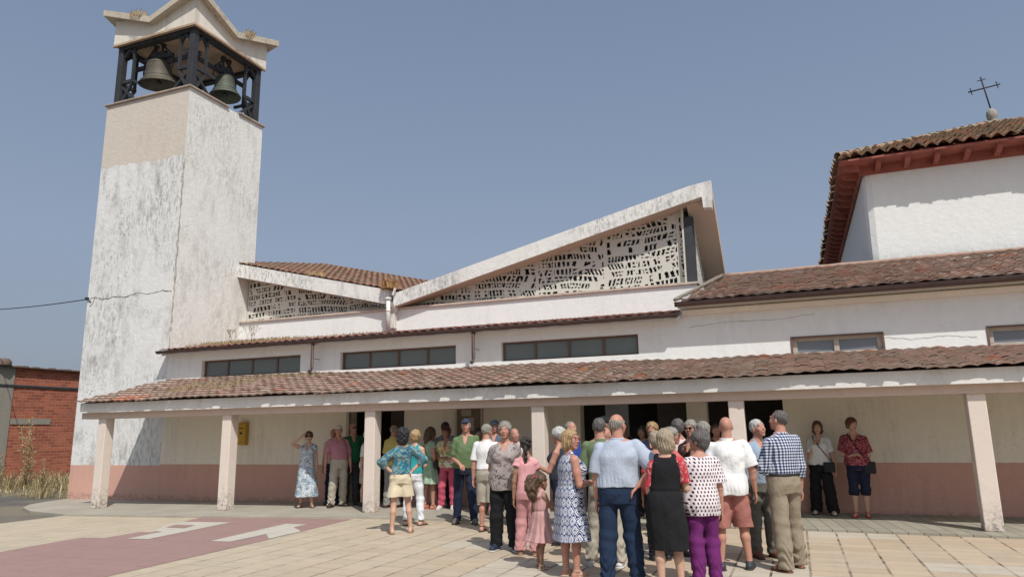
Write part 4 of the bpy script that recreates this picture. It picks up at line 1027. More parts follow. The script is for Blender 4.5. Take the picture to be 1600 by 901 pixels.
def mesh_obj(name, V, Q, mats, parent, fmat=None):
    me = bpy.data.meshes.new(name)
    nv, nf = len(V), len(Q)
    me.vertices.add(nv); me.vertices.foreach_set('co', V.astype(np.float32).ravel())
    me.loops.add(nf*4); me.loops.foreach_set('vertex_index', Q.astype(np.int32).ravel())
    me.polygons.add(nf); me.polygons.foreach_set('loop_start', np.arange(0, nf*4, 4, dtype=np.int32))
    try: me.polygons.foreach_set('loop_total', np.full(nf, 4, np.int32))
    except Exception: pass
    me.polygons.foreach_set('use_smooth', np.ones(nf, bool))
    for x in (mats if isinstance(mats, (list, tuple)) else [mats]): me.materials.append(x)
    if fmat is not None: me.polygons.foreach_set('material_index', fmat.astype(np.int32))
    me.update(calc_edges=True)
    o = bpy.data.objects.new(name, me); COL.objects.link(o); o.parent = parent; return o

# ---- cloth and skin materials
def skin(name, c):
    m, nt, b = new_mat(name); k = NB(nt); v = k.tex()
    n = k.noise(v, 14, 4); cc = k.mix(k.ramp(n, [(.35, 0.), (.7, 1.)]), tuple(x*.88 for x in c), c)
    cc = k.mix(k.ramp(k.noise(v, 5, 2), [(.5, 0.), (.7, .35)]), cc, (c[0]*1.0, c[1]*.72, c[2]*.66))
    k.l.new(cc, b.inputs['Base Color']); b.inputs['Roughness'].default_value = .55
    b.inputs['Specular IOR Level'].default_value = .35
    b.inputs['Subsurface Weight'].default_value = .08; b.inputs['Subsurface Radius'].default_value = (.8, .3, .15); b.inputs['Subsurface Scale'].default_value = .01
    k.bump(b, k.noise(v, 90, 3), .15, .003); return m
SK = {'a': skin('skin_tanned', (.42, .235, .155)), 'b': skin('skin_fair', (.53, .33, .24)), 'c': skin('skin_ruddy', (.46, .235, .17)), 'd': skin('skin_brown', (.30, .165, .105))}
M_LIP = simple('lips', (.33, .11, .09), .5); M_EYEW = simple('eye_white', (.55, .52, .48), .3); M_EYED = simple('eye_dark', (.03, .02, .02), .3)
def cloth(name, c, kind='plain', cols=(), scale=14, rough=.9, wr=.40, sc=(1, 1, 1)):
    m, nt, b = new_mat(name); k = NB(nt); v = k.tex(scale=sc); x, y, z = k.xyz(v)
    if kind == 'plain':
        cc = k.mix(k.ramp(k.noise(v, 7, 3), [(.35, 0.), (.7, 1.)]), tuple(q*.88 for q in c), c)
    elif kind == 'floral':
        w = k.n.new('ShaderNodeVectorMath'); w.operation = 'ADD'; k.l.new(v, w.inputs[0])
        nn = k.n.new('ShaderNodeTexNoise'); nn.inputs['Scale'].default_value = scale*.8; k.l.new(v, nn.inputs['Vector'])
        s2 = k.n.new('ShaderNodeVectorMath'); s2.operation = 'SCALE'; s2.inputs['Scale'].default_value = .09; k.l.new(nn.outputs['Color'], s2.inputs[0]); k.l.new(s2.outputs[0], w.inputs[1])
        vc = k.voro(w.outputs[0], scale, 'Color'); r, g, bb = k.xyz(vc)
        n = len(cols); cc = k.ramp(r, [(i/n, q) for i, q in enumerate(cols)], 'CONSTANT')
        vd = k.voro(w.outputs[0], scale*1.9, 'Distance', 'DISTANCE_TO_EDGE')
        cc = k.mix(k.math('LESS_THAN', vd, .09), cc, c)
        vc2 = k.voro(w.outputs[0], scale*2.3, 'Color'); r2, _, _ = k.xyz(vc2)
        cc = k.mix(k.math('GREATER_THAN', r2, .72), cc, cols[-1])
    elif kind == 'check':
        s_ = scale; a = k.math('LESS_THAN', k.math('FRACT', k.math('MULTIPLY', k.math('ADD', x, k.math('MULTIPLY', y, .25)), s_)), .5)
        d = k.math('LESS_THAN', k.math('FRACT', k.math('MULTIPLY', k.math('ADD', z, k.math('MULTIPLY', y, .05)), s_)), .5)
        t = k.math('MULTIPLY', k.math('ADD', a, d), .5)
        cc = k.ramp(t, [(0, c), (.4, cols[0]), (.9, cols[1])], 'CONSTANT')
    elif kind == 'stripe':
        a = k.math('LESS_THAN', k.math('FRACT', k.math('MULTIPLY', k.math('ADD', x, k.math('MULTIPLY', y, .3)), scale)), .45)
        d = k.math('LESS_THAN', k.math('FRACT', k.math('MULTIPLY', z, scale*1.3)), .3)
        cc = k.mix(k.math('ADD', k.math('MULTIPLY', a, .6), k.math('MULTIPLY', d, .3)), c, cols[0])
    elif kind == 'dots':
        s_ = scale; zz = k.math('MULTIPLY', z, s_); row = k.math('FLOOR', zz)
        xx = k.math('ADD', k.math('MULTIPLY', k.math('ADD', x, k.math('MULTIPLY', y, .5)), s_), k.math('MULTIPLY', row, .5))
        fx = k.math('ABSOLUTE', k.math('SUBTRACT', k.math('FRACT', xx), .5)); fz = k.math('ABSOLUTE', k.math('SUBTRACT', k.math('FRACT', zz), .5))
        t = k.math('MULTIPLY', k.math('LESS_THAN', fx, .21), k.math('LESS_THAN', fz, .30))
        cc = k.mix(t, c, cols[0])
    elif kind == 'ikat':
        s_ = scale; zz = k.math('MULTIPLY', z, s_*.7); row = k.math('FLOOR', zz)
        xx = k.math('ADD', k.math('MULTIPLY', k.math('ADD', x, k.math('MULTIPLY', y, .6)), s_), k.math('MULTIPLY', row, .5))
        fx = k.math('ABSOLUTE', k.math('SUBTRACT', k.math('FRACT', xx), .5)); fz = k.math('ABSOLUTE', k.math('SUBTRACT', k.math('FRACT', zz), .5))
        dd = k.math('ADD', fx, k.math('MULTIPLY', fz, .85))
        dd = k.math('ADD', dd, k.math('MULTIPLY', k.math('SUBTRACT', k.noise(v, scale*3.5, 2), .5), .22))
        cc = k.ramp(dd, [(0, c), (.13, cols[0]), (.24, c), (.31, cols[0]), (.47, c), (.60, cols[0]), (.68, c)], 'CONSTANT')
    k.l.new(cc, b.inputs['Base Color']); b.inputs['Roughness'].default_value = rough; b.inputs['Specular IOR Level'].default_value = .2
    st = k.n.new('ShaderNodeMapping'); st.inputs['Scale'].default_value = (1, 1, .55); k.l.new(v, st.inputs[0])
    hgt = k.math('ADD', k.noise(st.outputs[0], 11, 3, .55, .8), k.math('MULTIPLY', k.noise(v, 30, 3), .35))
    k.bump(b, hgt, wr, .035); return m
def hairm(name, c):
    m, nt, b = new_mat(name); k = NB(nt); v = k.tex(scale=(1, 1, .22))
    n = k.noise(v, 120, 4, .7, .6); cc = k.mix(k.ramp(n, [(.3, 0.), (.7, 1.)]), tuple(x*.35 for x in c), tuple(min(1, x*1.45) for x in c))
    k.l.new(cc, b.inputs['Base Color']); b.inputs['Roughness'].default_value = .55; k.bump(b, n, .7, .008); return m
HR = {'grey': hairm('hair_grey', (.25, .23, .20)), 'white': hairm('hair_white', (.46, .45, .42)), 'dark': hairm('hair_dark', (.022, .018, .016)), 'brown': hairm('hair_brown', (.09, .05, .03)),
      'blond': hairm('hair_blond', (.36, .24, .12)), 'ash': hairm('hair_ash_blond', (.33, .27, .19)), 'darkgrey': hairm('hair_dark_grey', (.10, .09, .085)), 'red': hairm('hair_auburn', (.11, .035, .02)), 'black': hairm('hair_black', (.012, .012, .015))}
C = {}
def cm(name, *a, **k):
    if name not in C: C[name] = cloth(name, *a, **k)
    return C[name]

ARM = {  # upper-arm and forearm directions for the right arm: x outwards, y forwards, z up; then how curled the fingers are
 'down': ((.16, -.02, -1), (.06, .16, -1), .35), 'downback': ((.18, -.12, -1), (.05, .05, -1), .35), 'hip': ((.80, -.30, -.62), (-.72, .02, -.66), .5), 'hipfront': ((.62, -.10, -.75), (-.66, .32, -.62), .5),
 'belly': ((.20, .02, -1), (-.80, .62, .05), .6), 'holdlow': ((.14, .10, -1), (-.45, .75, -.35), .7), 'shade': ((.62, .50, .32), (-.78, .10, .62), .15), 'chin': ((.10, .28, -1), (-.42, .30, 1.0), .6),
 'gesture': ((.18, .25, -1), (-.15, .95, .40), .35), 'gesture2': ((.30, .20, -1), (.15, .95, .25), .3), 'behind': ((.22, -.35, -1), (-.72, -.25, -.45), .5), 'bag': ((.20, .12, -1), (-.35, .90, .12), .7),
 'hipback': ((.62, -.28, -.75), (-.60, -.08, -.60), .4), 'pocket': ((.26, -.10, -1), (-.10, .20, -1), .6), 'wide': ((.28, .0, -1), (.10, .25, -1), .35), 'forward': ((.15, .55, -.8), (-.2, .9, .1), .4), 'reach': ((.25, .85, -.35), (.0, 1, .1), .3), 'crossed': ((.12, .18, -1), (-.92, .40, .10), .6)}
def nrm(v): v = A3(*v); return v/np.linalg.norm(v)
def rotm(yaw, pitch, roll=0):
    cy, sy, cp, sp_, cr2, sr = math.cos(yaw), math.sin(yaw), math.cos(pitch), math.sin(pitch), math.cos(roll), math.sin(roll)
    Rz = np.array([[cy, -sy, 0], [sy, cy, 0], [0, 0, 1]]); Rx = np.array([[1, 0, 0], [0, cp, -sp_], [0, sp_, cp]]); Ry = np.array([[cr2, 0, sr], [0, 1, 0], [-sr, 0, cr2]])
    return Rz@Rx@Ry
NP = 0
def person(loc, rel, H, label, sex='m', bulk=1., belly=0., skin='a', hair=('short', 'grey'), top=None, bottom=None, dress=None, shoes=('shoe', (.03, .03, .035)),
           arms=('down', 'down'), lean=0., head=(0, 0), stance=.10, step=(0, 0), toe=8, res=.008, hat=None, glasses=None, belt=None, watch=None, group=None, abs_rz=None):
    """rel: 0 = back to the camera, 180 = facing it, 90 = facing picture-left, -90 = picture-right"""
    global NP; NP += 1; ph = NP*1.7
    bear = math.degrees(math.atan2(-loc[0], loc[1]))
    rz = R_(rel+bear)
    gz = zg(loc[0])+(.036 if loc[1] > 12.1 else .0)
    root = empty('person', (loc[0], loc[1], gz), rz, label, 'person', group)
    s = H/1.70; f = sex == 'f'; b = bulk
    ly = lambda z: lean*max(0, z-.92)
    # trunk profile: z, half width, half depth, centre y
    if not f: rows = [(.80, .145, .105, -.005), (.90, .158, .118, -.008), (.98, .155, .116, 0), (1.07, .148, .112+belly*.5, .01+belly*.55), (1.17, .153, .115+belly*.4, .012+belly*.5), (1.27, .164, .120+belly*.1, .008), (1.335, .158, .108, 0), (1.385, .128, .084, -.008), (1.425, .080, .064, -.01)]
    else: rows = [(.80, .150, .112, -.012), (.89, .172, .126, -.015), (.97, .166, .122, -.005), (1.07, .138, .106+belly*.5, .004+belly*.5), (1.16, .141, .106+belly*.3, .010+belly*.4), (1.24, .148, .120, .018), (1.305, .143, .110, .010), (1.36, .115, .080, 0), (1.405, .070, .056, -.006)]
    k1 = b**.9
    wf = lambda z: .55 if z < .95 else (.8 if z < 1.02 else (1 if z < 1.3 else .6))
    rows = [(z*s, w*s*(1+(k1-1)*wf(z)), d*s*(1+(b-1)*wf(z)), (cy+ly(z))*s) for z, w, d, cy in rows]
    pr = random.Random(NP*13); sw = pr.choice((-1, 1))*pr.uniform(.012, .030)*s; tl_ = -math.copysign(1, sw)*pr.uniform(.006, .016)*s
    cxf = lambda z: sw*math.exp(-((z-.93*s)/(.22*s))**2)-sw*.35*min(1, max(0, (z-1.1*s)/(.3*s)))
    rows = [(*r_, cxf(r_[0])) for r_ in rows]
    SX = (.163 if not f else .143)*s*(1+(b-1)*.55); SZ = (1.352 if not f else 1.333)*s; SY = ly(1.38)*s-.005
    sh = {}; el = {}; wr = {}; fw = {}; crl = {}
    for side, nm in ((1, arms[0]), (-1, arms[1])):
        u, v, cu_ = ARM[nm] if isinstance(nm, str) else nm
        u = nrm((u[0]*side, u[1], u[2])); v = nrm((v[0]*side, v[1], v[2]))
        sh[side] = A3(SX*side-sw*.35, SY, SZ+side*tl_); el[side] = sh[side]+u*.285*s; wr[side] = el[side]+v*.245*s; fw[side] = v; crl[side] = cu_
    HX = .084*s*(1+(b-1)*.5)
    hip = {q: A3(HX*q+sw, -.01, .90*s) for q in (1, -1)}; fwd_ = pr.uniform(.02, .06)*math.copysign(1, sw); bend = math.copysign(1, sw)
    st = {1: step[0], -1: step[1]}
    an = {q: A3(stance*q*s, -.02+(st[q]-q*fwd_)*s, .085*s) for q in (1, -1)}
    kn = {q: (hip[q]*.47+an[q]*.53)+A3(0, .012 if q*bend > 0 else .042, .0) for q in (1, -1)}
    fd = {q: nrm((math.sin(R_(toe))*q, math.cos(R_(toe)), 0)) for q in (1, -1)}
    hz = 1.585*s; hc = A3(0, (.012+ly(1.6))*s+.005, hz); hc[0] -= sw*.45; HM = rotm(R_(head[0]+pr.uniform(-7, 7)), R_(head[1]+pr.uniform(-3, 4)), R_(pr.uniform(-6, 6))); hs = .98*s**.45 if H > 1.3 else .93
    hp = lambda x, y, z: hc+HM@(A3(x, y, z)*hs)
    # ---------------- body
    F = Field()
    F.prof(rows, k=.03, infl=-.006)
    F.cone((0, -.012+ly(1.40)*s, 1.38*s), hp(0, -.02, -.06), .060*s*(1.05 if not f else .88), .053*s*(1.05 if not f else .86), .03)
    for q in (1, -1):
        F.cone((q*.03*s, SY-.006, 1.425*s), sh[q]+A3(0, 0, .008), .040*s, .040*s, .025)
        F.chain([sh[q], (sh[q]*.5+el[q]*.5), el[q]], [.050*s*b**.6, .045*s*b**.8*(.95 if f else 1), .037*s*b**.5], .025)
        mid = el[q]*.65+wr[q]*.35
        F.chain([el[q], mid, wr[q]], [.038*s*b**.5, .037*s*b**.5*(.92 if f else 1), .025*s], .012)
        F.chain([hip[q], hip[q]*.5+kn[q]*.5, kn[q]], [.078*s*b**.6, .068*s*b**.5, .050*s*b**.3], .03)
        cal = kn[q]*.68+an[q]*.32+A3(0, -.018, 0)
        F.chain([kn[q], cal, an[q]], [.049*s*b**.4, .051*s*b**.4, .033*s*b**.2], .02)
        toe_ = an[q]+fd[q]*.125*s; toe_[2] = .028*s; heel = an[q]-fd[q]*.035*s; heel[2] = .033*s
        F.chain([an[q], heel, an[q]*1+fd[q]*.05*s-A3(0, 0, .042*s), toe_], [.034*s, .030*s, .034*s, .026*s], .02)
        if f and dress is None or f: 
            F.ell((q*.068*s, rows[5][3]+.085*s+.03*(b-1), 1.235*s), (.062*s*b**.5, .05*s*b**.5, .062*s*b**.5), .03)
        # hand: flat palm, four unequal curled fingers and a thumb
        v = fw[q]; side_ax = nrm(np.cross(v, (0, 0, 1.)) if abs(v[2]) < .8 else np.cross(v, (q*1., 0, 0)))
        n_ = np.cross(side_ax, v)        # palm normal
        if abs(v[2]) >= .8:              # hanging hand: palm towards the thigh, thumb forward
            side_ax = nrm(A3(0, 1, 0)-v*v[1]); n_ = nrm(A3(-q, 0, 0)-v*(-q*v[0]))
        else:
            if side_ax[0]*q > 0: side_ax = -side_ax
            n_ = nrm(np.cross(v, side_ax)); 
            if n_[2] > 0: n_ = -n_
            if v[2] > .3: n_ = nrm(A3(0, -1, 0)-v*(-v[1]))
        c_ = crl[q]; w0 = wr[q]; pal = w0+v*.045*s
        F.cone(w0, w0+v*.078*s, .024*s, .036*s, .012, flat=(n_, .48))
        for i, (off, ln) in enumerate(((.030, .070), (.010, .080), (-.011, .074), (-.031, .057))):
            p0 = w0+v*.080*s+side_ax*off*s*.98; d1 = nrm(v+n_*c_*.7+side_ax*off*3.2); p1 = p0+d1*ln*.5*s; d2 = nrm(v+n_*c_*1.9+side_ax*off*2.5); p2 = p1+d2*ln*.5*s
            F.chain([p0-v*.02*s, p0, p1, p2], [.0095*s, .0095*s, .0088*s, .0072*s], .003)
        t0 = w0+v*.022*s+side_ax*.022*s; t1 = t0+nrm(v*.8+side_ax*.9+n_*.25)*.040*s; t2 = t1+nrm(v*1.1+side_ax*.25+n_*.35)*.030*s
        F.chain([t0, t1, t2], [.014*s, .0115*s, .0085*s], .006)
    # head
    e = lambda c, r, k=.012, op='u': F.ell(hp(*c), A3(*r)*hs, k, op, HM)
    e((0, -.012, .026), (.075, .094, .092), .02); e((0, .030, -.030), (.060 if f else .063, .064, .080), .02)
    e((0, .068, -.094), (.026, .020, .020), .018)
    F.cone(hp(0, .090, .018), hp(0, .106, -.024), .008*hs, .0125*hs, .010); 
    F.cone(hp(-.036, .082, .032), hp(.036, .082, .032), .012*hs, .012*hs, .012)
    for q in (1, -1):
        e((q*.038, .066, -.022), (.022, .020, .024), .014); e((q*.0765, -.006, -.010), (.010, .019, .031), .006); e((q*.012, .099, -.027), (.008, .010, .007), .005)
        e((q*.030, .100, .010), (.017, .012, .011), .010, 's'); e((q*.030, .083, .009), (.012, .011, .010), .002)
    e((0, .094, -.055), (.024, .010, .0065), .004); e((0, .092, -.066), (.020, .011, .0065), .004)
    F.cone(hp(-.022, .103, -.0605), hp(.022, .103, -.0605), .0025, .0025, .002, 's')
    V, Q = F.mesh(res)
    cen = V[Q].mean(1); L = ((cen-hc)@HM)/hs; x, y, z = L.T; fm = np.zeros(len(Q), int)
    fm[(((np.abs(x))/.024)**2+((z+.0605)/.0115)**2 < 1) & (y > .075)] = 1
    ex = np.abs(x)-.030; ew = (ex/.0135)**2+((z-.009)/.007)**2; fm[(ew < 1) & (y > .07)] = 2; fm[((ex/.006)**2+((z-.009)/.0065)**2 < 1) & (y > .07)] = 3
    fm[(np.abs(ex) < .018) & (np.abs(z-.036+(ex/.03)**2*.008) < .0042) & (y > .06)] = 4
    bm = HR[hair[1] if hair else 'grey'] if not (hair and hair[1] in ('white', 'blond', 'ash')) else HR['brown' if hair[1] != 'white' else 'grey']
    mesh_obj('body', V, Q, [SK[skin], M_LIP, M_EYEW, M_EYED, bm], root, fm)
    # ---------------- hair
    if hair and hair[0] != 'none':
        kind, hcol = hair[0], hair[1]; G = Field()
        g = lambda c, r, k=.012, op='u': G.ell(hp(*c), A3(*r)*hs, k, op, HM)
        def lcut(fn): G.p.append((lambda P: fn(((P-hc)@HM)/hs)*hs, A3(-9, -9, -9), A3(9, 9, 9), 0, 'cut'))
        strand = lambda P: .0045*np.sin(26*np.arctan2(P[..., 0], P[..., 1]-hc[1])+3*np.sin(24*P[..., 2]+ph))+.0034*np.sin(61*np.arctan2(P[..., 0], P[..., 1]-hc[1])+ph)+.002*np.sin(70*P[..., 2]+40*P[..., 0])
        if kind == 'short':
            g((0, -.014, .031), (.0815, .101, .0985)); lcut(lambda L: (np.where(L[..., 1] > 0, -.018+L[..., 1]*1.0+.005*np.sin(70*L[..., 0]+ph), -.018+.50*L[..., 1])-L[..., 2]))
        elif kind == 'thin':
            g((0, -.016, .028), (.0795, .0985, .0955)); lcut(lambda L: np.maximum(np.where(L[..., 1] > -.01, -.002+L[..., 1]*2.6, -.002+.50*L[..., 1])-L[..., 2], -9))
        elif kind == 'ring':
            g((0, -.015, .022), (.0775, .0965, .0915)); lcut(lambda L: np.maximum(np.maximum(-.012+.42*L[..., 1]-L[..., 2], L[..., 2]-.050+.10*L[..., 1]), L[..., 1]-.030))
        elif kind == 'full':   # short thick hair of an older woman
            g((0, -.020, .034), (.094, .112, .106)); g((0, -.065, -.03), (.066, .05, .06), .03); lcut(lambda L: (np.where(L[..., 1] > 0, -.046+L[..., 1]*1.22+.010*np.sin(52*L[..., 0]+ph)+.006*np.sin(110*L[..., 0]+2*ph)*(L[..., 1] > .05), -.046+.40*np.maximum(L[..., 1], -.1))-L[..., 2]))
            G.disp(lambda P: .004*np.sin(46*P[..., 0]+ph)*np.sin(50*P[..., 2]+ph)*np.sin(44*P[..., 1]))
        elif kind == 'curly':
            g((0, -.026, .036), (.108, .118, .116)); g((0, -.075, -.07), (.095, .065, .09), .04); lcut(lambda L: np.minimum(np.where(L[..., 1] > 0, -.03+L[..., 1]*1.05, -.16)-L[..., 2], 9))
            G.disp(lambda P: .011*np.sin(88*P[..., 0]+ph)*np.sin(84*P[..., 2]+2*ph)*np.sin(90*P[..., 1]+ph))
        elif kind == 'bob':
            g((0, -.020, .032), (.092, .110, .104)); g((0, -.040, -.05), (.096, .078, .095), .03); lcut(lambda L: np.where(L[..., 1] > .015, -.14*(L[..., 1] < .02)+(L[..., 1]-.015)*1.35-.015, -.135+.0*L[..., 1])-L[..., 2])
            G.cone(hp(-.07, .05, .04), hp(-.083, .022, -.08), .020, .015, .02); G.cone(hp(.07, .05, .04), hp(.083, .022, -.08), .020, .015, .02)
        elif kind == 'long':
            g((0, -.020, .032), (.090, .108, .103)); G.chain([hp(0, -.06, 0), hp(0, -.085, -.12), hp(0, -.10, -.20)], [.085, .085, .06], .04)
            for q in (1, -1): G.chain([hp(q*.062, .055, .05), hp(q*.084, .030, -.04), hp(q*.085, .015, -.15)], [.020, .024, .018], .025)
            lcut(lambda L: np.where(L[..., 1] > .02, (L[..., 1]-.02)*1.2-.22*(np.abs(L[..., 0]) > .062), -.22)-L[..., 2])
        elif kind in ('pony', 'braid'):
            g((0, -.014, .031), (.083, .102, .100)); lcut(lambda L: (np.where(L[..., 1] > 0, -.012+L[..., 1]*.9, -.012+.45*L[..., 1])-L[..., 2]))
            if kind == 'braid':
                pts = [hp(.01, -.09, -.01), hp(.015, -.115, -.06), hp(.02, -.105, -.11), hp(.022, -.10, -.16), hp(.02, -.098, -.21)]
                for i, p in enumerate(pts): G.ell(p, (.030-.003*i, .026, .034), .01)
                G.ell(hp(0, -.06, .07), (.06, .05, .045), .02); G.disp(lambda P: .005*np.sin(95*P[..., 2]+50*P[..., 0]))
            else:
                G.chain([hp(0, -.085, .05), hp(0, -.145, .03), hp(0, -.16, -.05), hp(0, -.13, -.16), hp(0, -.12, -.23)], [.035, .055, .068, .055, .02], .03)
                G.disp(lambda P: .010*np.sin(75*P[..., 0]+ph)*np.sin(60*P[..., 2]+ph)*np.sin(72*P[..., 1]))
        G.disp(strand)
        V, Q = G.mesh(res*.9)
        if len(V): mesh_obj('hair', V, Q, HR[hcol], root)
    wrk = lambda amp: (lambda P: amp*1.25*(np.sin(21*P[..., 2]+7*P[..., 0]*(1+.3*math.sin(ph))+ph+2*np.sin(9*P[..., 0]+6*P[..., 1]+ph))*.6+np.sin(34*P[..., 0]-25*P[..., 2]+2.4*np.sin(11*P[..., 2]+ph))*.4))
    cr_res = max(res, .0085)
    def sleeves(G, frac, infl, flare=0):
        for q in (1, -1):
            if frac <= 0: continue
            G.cone((q*.055*s, SY-.006, 1.395*s), sh[q]+A3(0, 0, .006), .040*s, .044*s+infl*.5, .03)
            r0 = .049*s*b**.6+infl*.75; r1 = .045*s*b**.8+infl*.8+.004+flare; tot = frac*.53*s
            if frac <= .5:
                G.cone(sh[q], sh[q]+nrm(el[q]-sh[q])*tot, r0, r1, .02, cut=True)
            else:
                G.chain([sh[q], el[q]], [r0, .042*s*b**.5+infl+flare*.4], .025); t = min(1., (tot-.285*s)/(.245*s))
                G.cone(el[q], el[q]+(wr[q]-el[q])*t, .040*s*b**.5+infl+flare*.5, .030*s+infl+flare, .02, cut=True)
    def upper(name, T, zlo):
        G = Field(); infl = T.get('infl', .016)
        rr = [list(r) for r in rows]
        # the hem of a loose top hangs straight from the widest point
        if T.get('boxy', not f):
            mx = max(r[1] for r in rr[3:7])
            for r in rr:
                if r[0] < 1.12*s: r[1] = max(r[1], mx*.97)
                if r[0] < 1.12*s: r[2] = max(r[2], rr[4][2]*.98); 
                if r[0] < 1.08*s and belly > .03: r[3] = max(r[3], rr[4][3]*.75)
        zt_ = (1.43 if not f else 1.405)*s-(T.get('neck', 0)*s)
        for r in rr:
            if r[0] > 1.25*s: r[1] -= infl*.3; r[2] -= infl*.3
        G.prof(rr, k=.02, infl=infl, zlo=zlo, zhi=rr[-1][0], fold=T.get('fold', .012), ph=ph, nf=7)
        if f:
            for q in (1, -1): G.ell((q*.068*s, rows[5][3]+.085*s+.03*(b-1), 1.235*s), A3(.062, .05, .062)*s*b**.5+infl*.9, .035)
        if T.get('sleeve', 0) > 0: sleeves(G, T['sleeve'], infl, T.get('flare', 0))
        elif T.get('strap', True):
            for q in (1, -1):
                G.cone((q*.085*s, .03+SY, 1.33*s), (q*.080*s, SY-.01, 1.42*s), .035, .03, .02); G.cone((q*.085*s, -.05+SY, 1.33*s), (q*.080*s, SY-.01, 1.42*s), .035, .03, .02)
        G.disp(wrk(T.get('wr', .0038)))
        G.disp(lambda P: -.006*np.exp(-((P[..., 2]-(zlo+.07*s))/.06)**2)*np.abs(np.sin(14*np.arctan2(P[..., 1], P[..., 0])+ph+9*P[..., 2])))
        # neckline
        nd = T.get('vneck', .05)*s
        G.cone((0, SY+.035, (1.50 if not f else 1.47)*s), (0, SY+.135, (1.36 if not f else 1.33)*s-nd), .062*s, .022*s, .004, 's')
        G.ell((0, SY-.005, (1.475 if not f else 1.45)*s), (.072*s, .066*s, .05*s), .005, 's')
        if T.get('backdip'): G.ell((0, SY-.12, 1.40*s), (.12*s, .09*s, T['backdip']*s), .01, 's')
        if T.get('collar', 0):
            c0 = (0, SY-.004, (1.425)*s); G2 = G
            def ring(P, c0=A3(*c0)):
                q = P-c0; rad = np.sqrt(q[..., 0]**2+(q[..., 1]*1.05)**2); zc_ = np.abs(q[..., 2]-.012-.0*rad)-.022
                d = np.maximum(np.abs(rad-.070*s)-.0075, zc_); return np.maximum(d, -(q[..., 1]-.045*s)*-1-.0)
            G.p.append((ring, A3(-.12, -.12+SY, 1.36*s), A3(.12, .12+SY, 1.5*s), .004, 'u'))
        V, Q = G.mesh(cr_res)
        return mesh_obj(name, V, Q, T['mat'], root)
    if top: upper(top.get('name', 'shirt'), top, top.get('hem', .90)*s)
    if dress:
        D = dict(dress); L_ = D.get('length', .45)*s; up = D.get('waist', 1.05)*s
        G = Field(); infl = D.get('infl', .014); hw = D.get('hemw', .24)*s*b**.5
        base = [list(r) for r in rows]
        sk = [(L_, hw, hw*D.get('dr', .78), 0), ((L_+.80*s)/2, hw*.45+base[1][1]*.6, hw*.35+base[1][2]*.6, -.005)]+[tuple(r) for r in base[1:]]
        if D.get('cinch'): sk = [(q_[0], q_[1]*(.94 if abs(q_[0]-up) < .05 else 1), *q_[2:]) for q_ in sk]
        G.prof(sk, k=.02, infl=infl, zlo=L_, zhi=base[-1][0], fold=D.get('fold', .035), ph=ph, nf=D.get('nf', 8))
        for q in (1, -1): G.ell((q*.068*s, rows[5][3]+.085*s+.03*(b-1), 1.235*s), A3(.062, .05, .062)*s*b**.5+infl*.9 if f and H > 1.3 else A3(.03, .03, .03), .035)
        if D.get('sleeve', 0) > 0: sleeves(G, D['sleeve'], infl, D.get('flare', 0))
        else:
            for q in (1, -1):
                G.cone((q*.090*s, .03+SY, 1.33*s), (q*.088*s, SY-.01, 1.415*s), .036, .03, .02); G.cone((q*.09*s, -.05+SY, 1.33*s), (q*.088*s, SY-.01, 1.415*s), .036, .03, .02)
        G.disp(wrk(.003))
        if D.get('frill'): 
            zf = D['frill']*s; G.disp(lambda P: -.012*np.exp(-((P[..., 2]-zf)/.02)**2)+.004*np.sin(60*P[..., 0]+ph)*(P[..., 2] < zf))
        if D.get('waistline'): G.disp(lambda P: .010*np.exp(-((P[..., 2]-up)/.018)**2))
        G.cone((0, SY+.035, 1.47*s), (0, SY+.13, (1.33-D.get('vneck', .03))*s), .062*s, .03*s, .004, 's'); G.ell((0, SY-.005, 1.45*s), (.072*s, .066*s, .05*s), .005, 's')
        V, Q = G.mesh(cr_res); mesh_obj(D.get('name', 'dress'), V, Q, D['mat'], root)
    def legs_wear(T):
        G = Field(); infl = T.get('infl', .014); L_ = T.get('length', .06)*s; kind = T.get('kind', 'trousers'); wt = T.get('waist', 1.005)*s
        lr = T.get('legr', .062)*s; kr = T.get('kneer', .070)*s
        if kind == 'skirt':
            hw = T.get('hemw', .20)*s*b**.5
            G.prof([(L_, hw, hw*.72, 0), ((L_+.85*s)/2, hw*.5+rows[1][1]*.52, hw*.33+rows[1][2]*.56, -.005)]+[tuple(r) for r in rows[1:5]], infl=infl, zlo=L_, zhi=wt, fold=T.get('fold', .012), ph=ph, nf=7)
        else:
            G.prof(rows[:5], k=.03, infl=infl, zlo=.80*s, zhi=wt, fold=.004)
            for q in (1, -1):
                hp_ = hip[q]+A3(0, -.004, -.04); 
                if kind == 'shorts':
                    tot = (hp_-kn[q]); t = min(1., (hp_[2]-L_)/max(.01, hp_[2]-kn[q][2])); end = hp_+(kn[q]-hp_)*t if t < 1 else kn[q]
                    G.chain([hp_, end-A3(0, 0, .03)], [.082*s*b**.55+infl, T.get('hemr', .088)*s*b**.3+infl], .03)
                    if T.get('flare'): G.cone(hp_-A3(0, 0, .08), A3(end[0]*1.12, end[1], L_-.03), .095*s, .115*s, .03)
                else:
                    G.chain([hp_, hip[q]*.5+kn[q]*.5, kn[q]], [.078*s*b**.55+infl, .069*s*b**.5+infl, kr*b**.3+infl*.5], .03)
                    lo_ = A3(an[q][0], an[q][1]-.005, L_-.02); mid = kn[q]*.5+lo_*.5+A3(0, -.008, 0)
                    G.chain([kn[q], mid, lo_], [kr*b**.3+infl*.5, (kr*.5+lr*.5)*b**.3+.004, lr], .02)
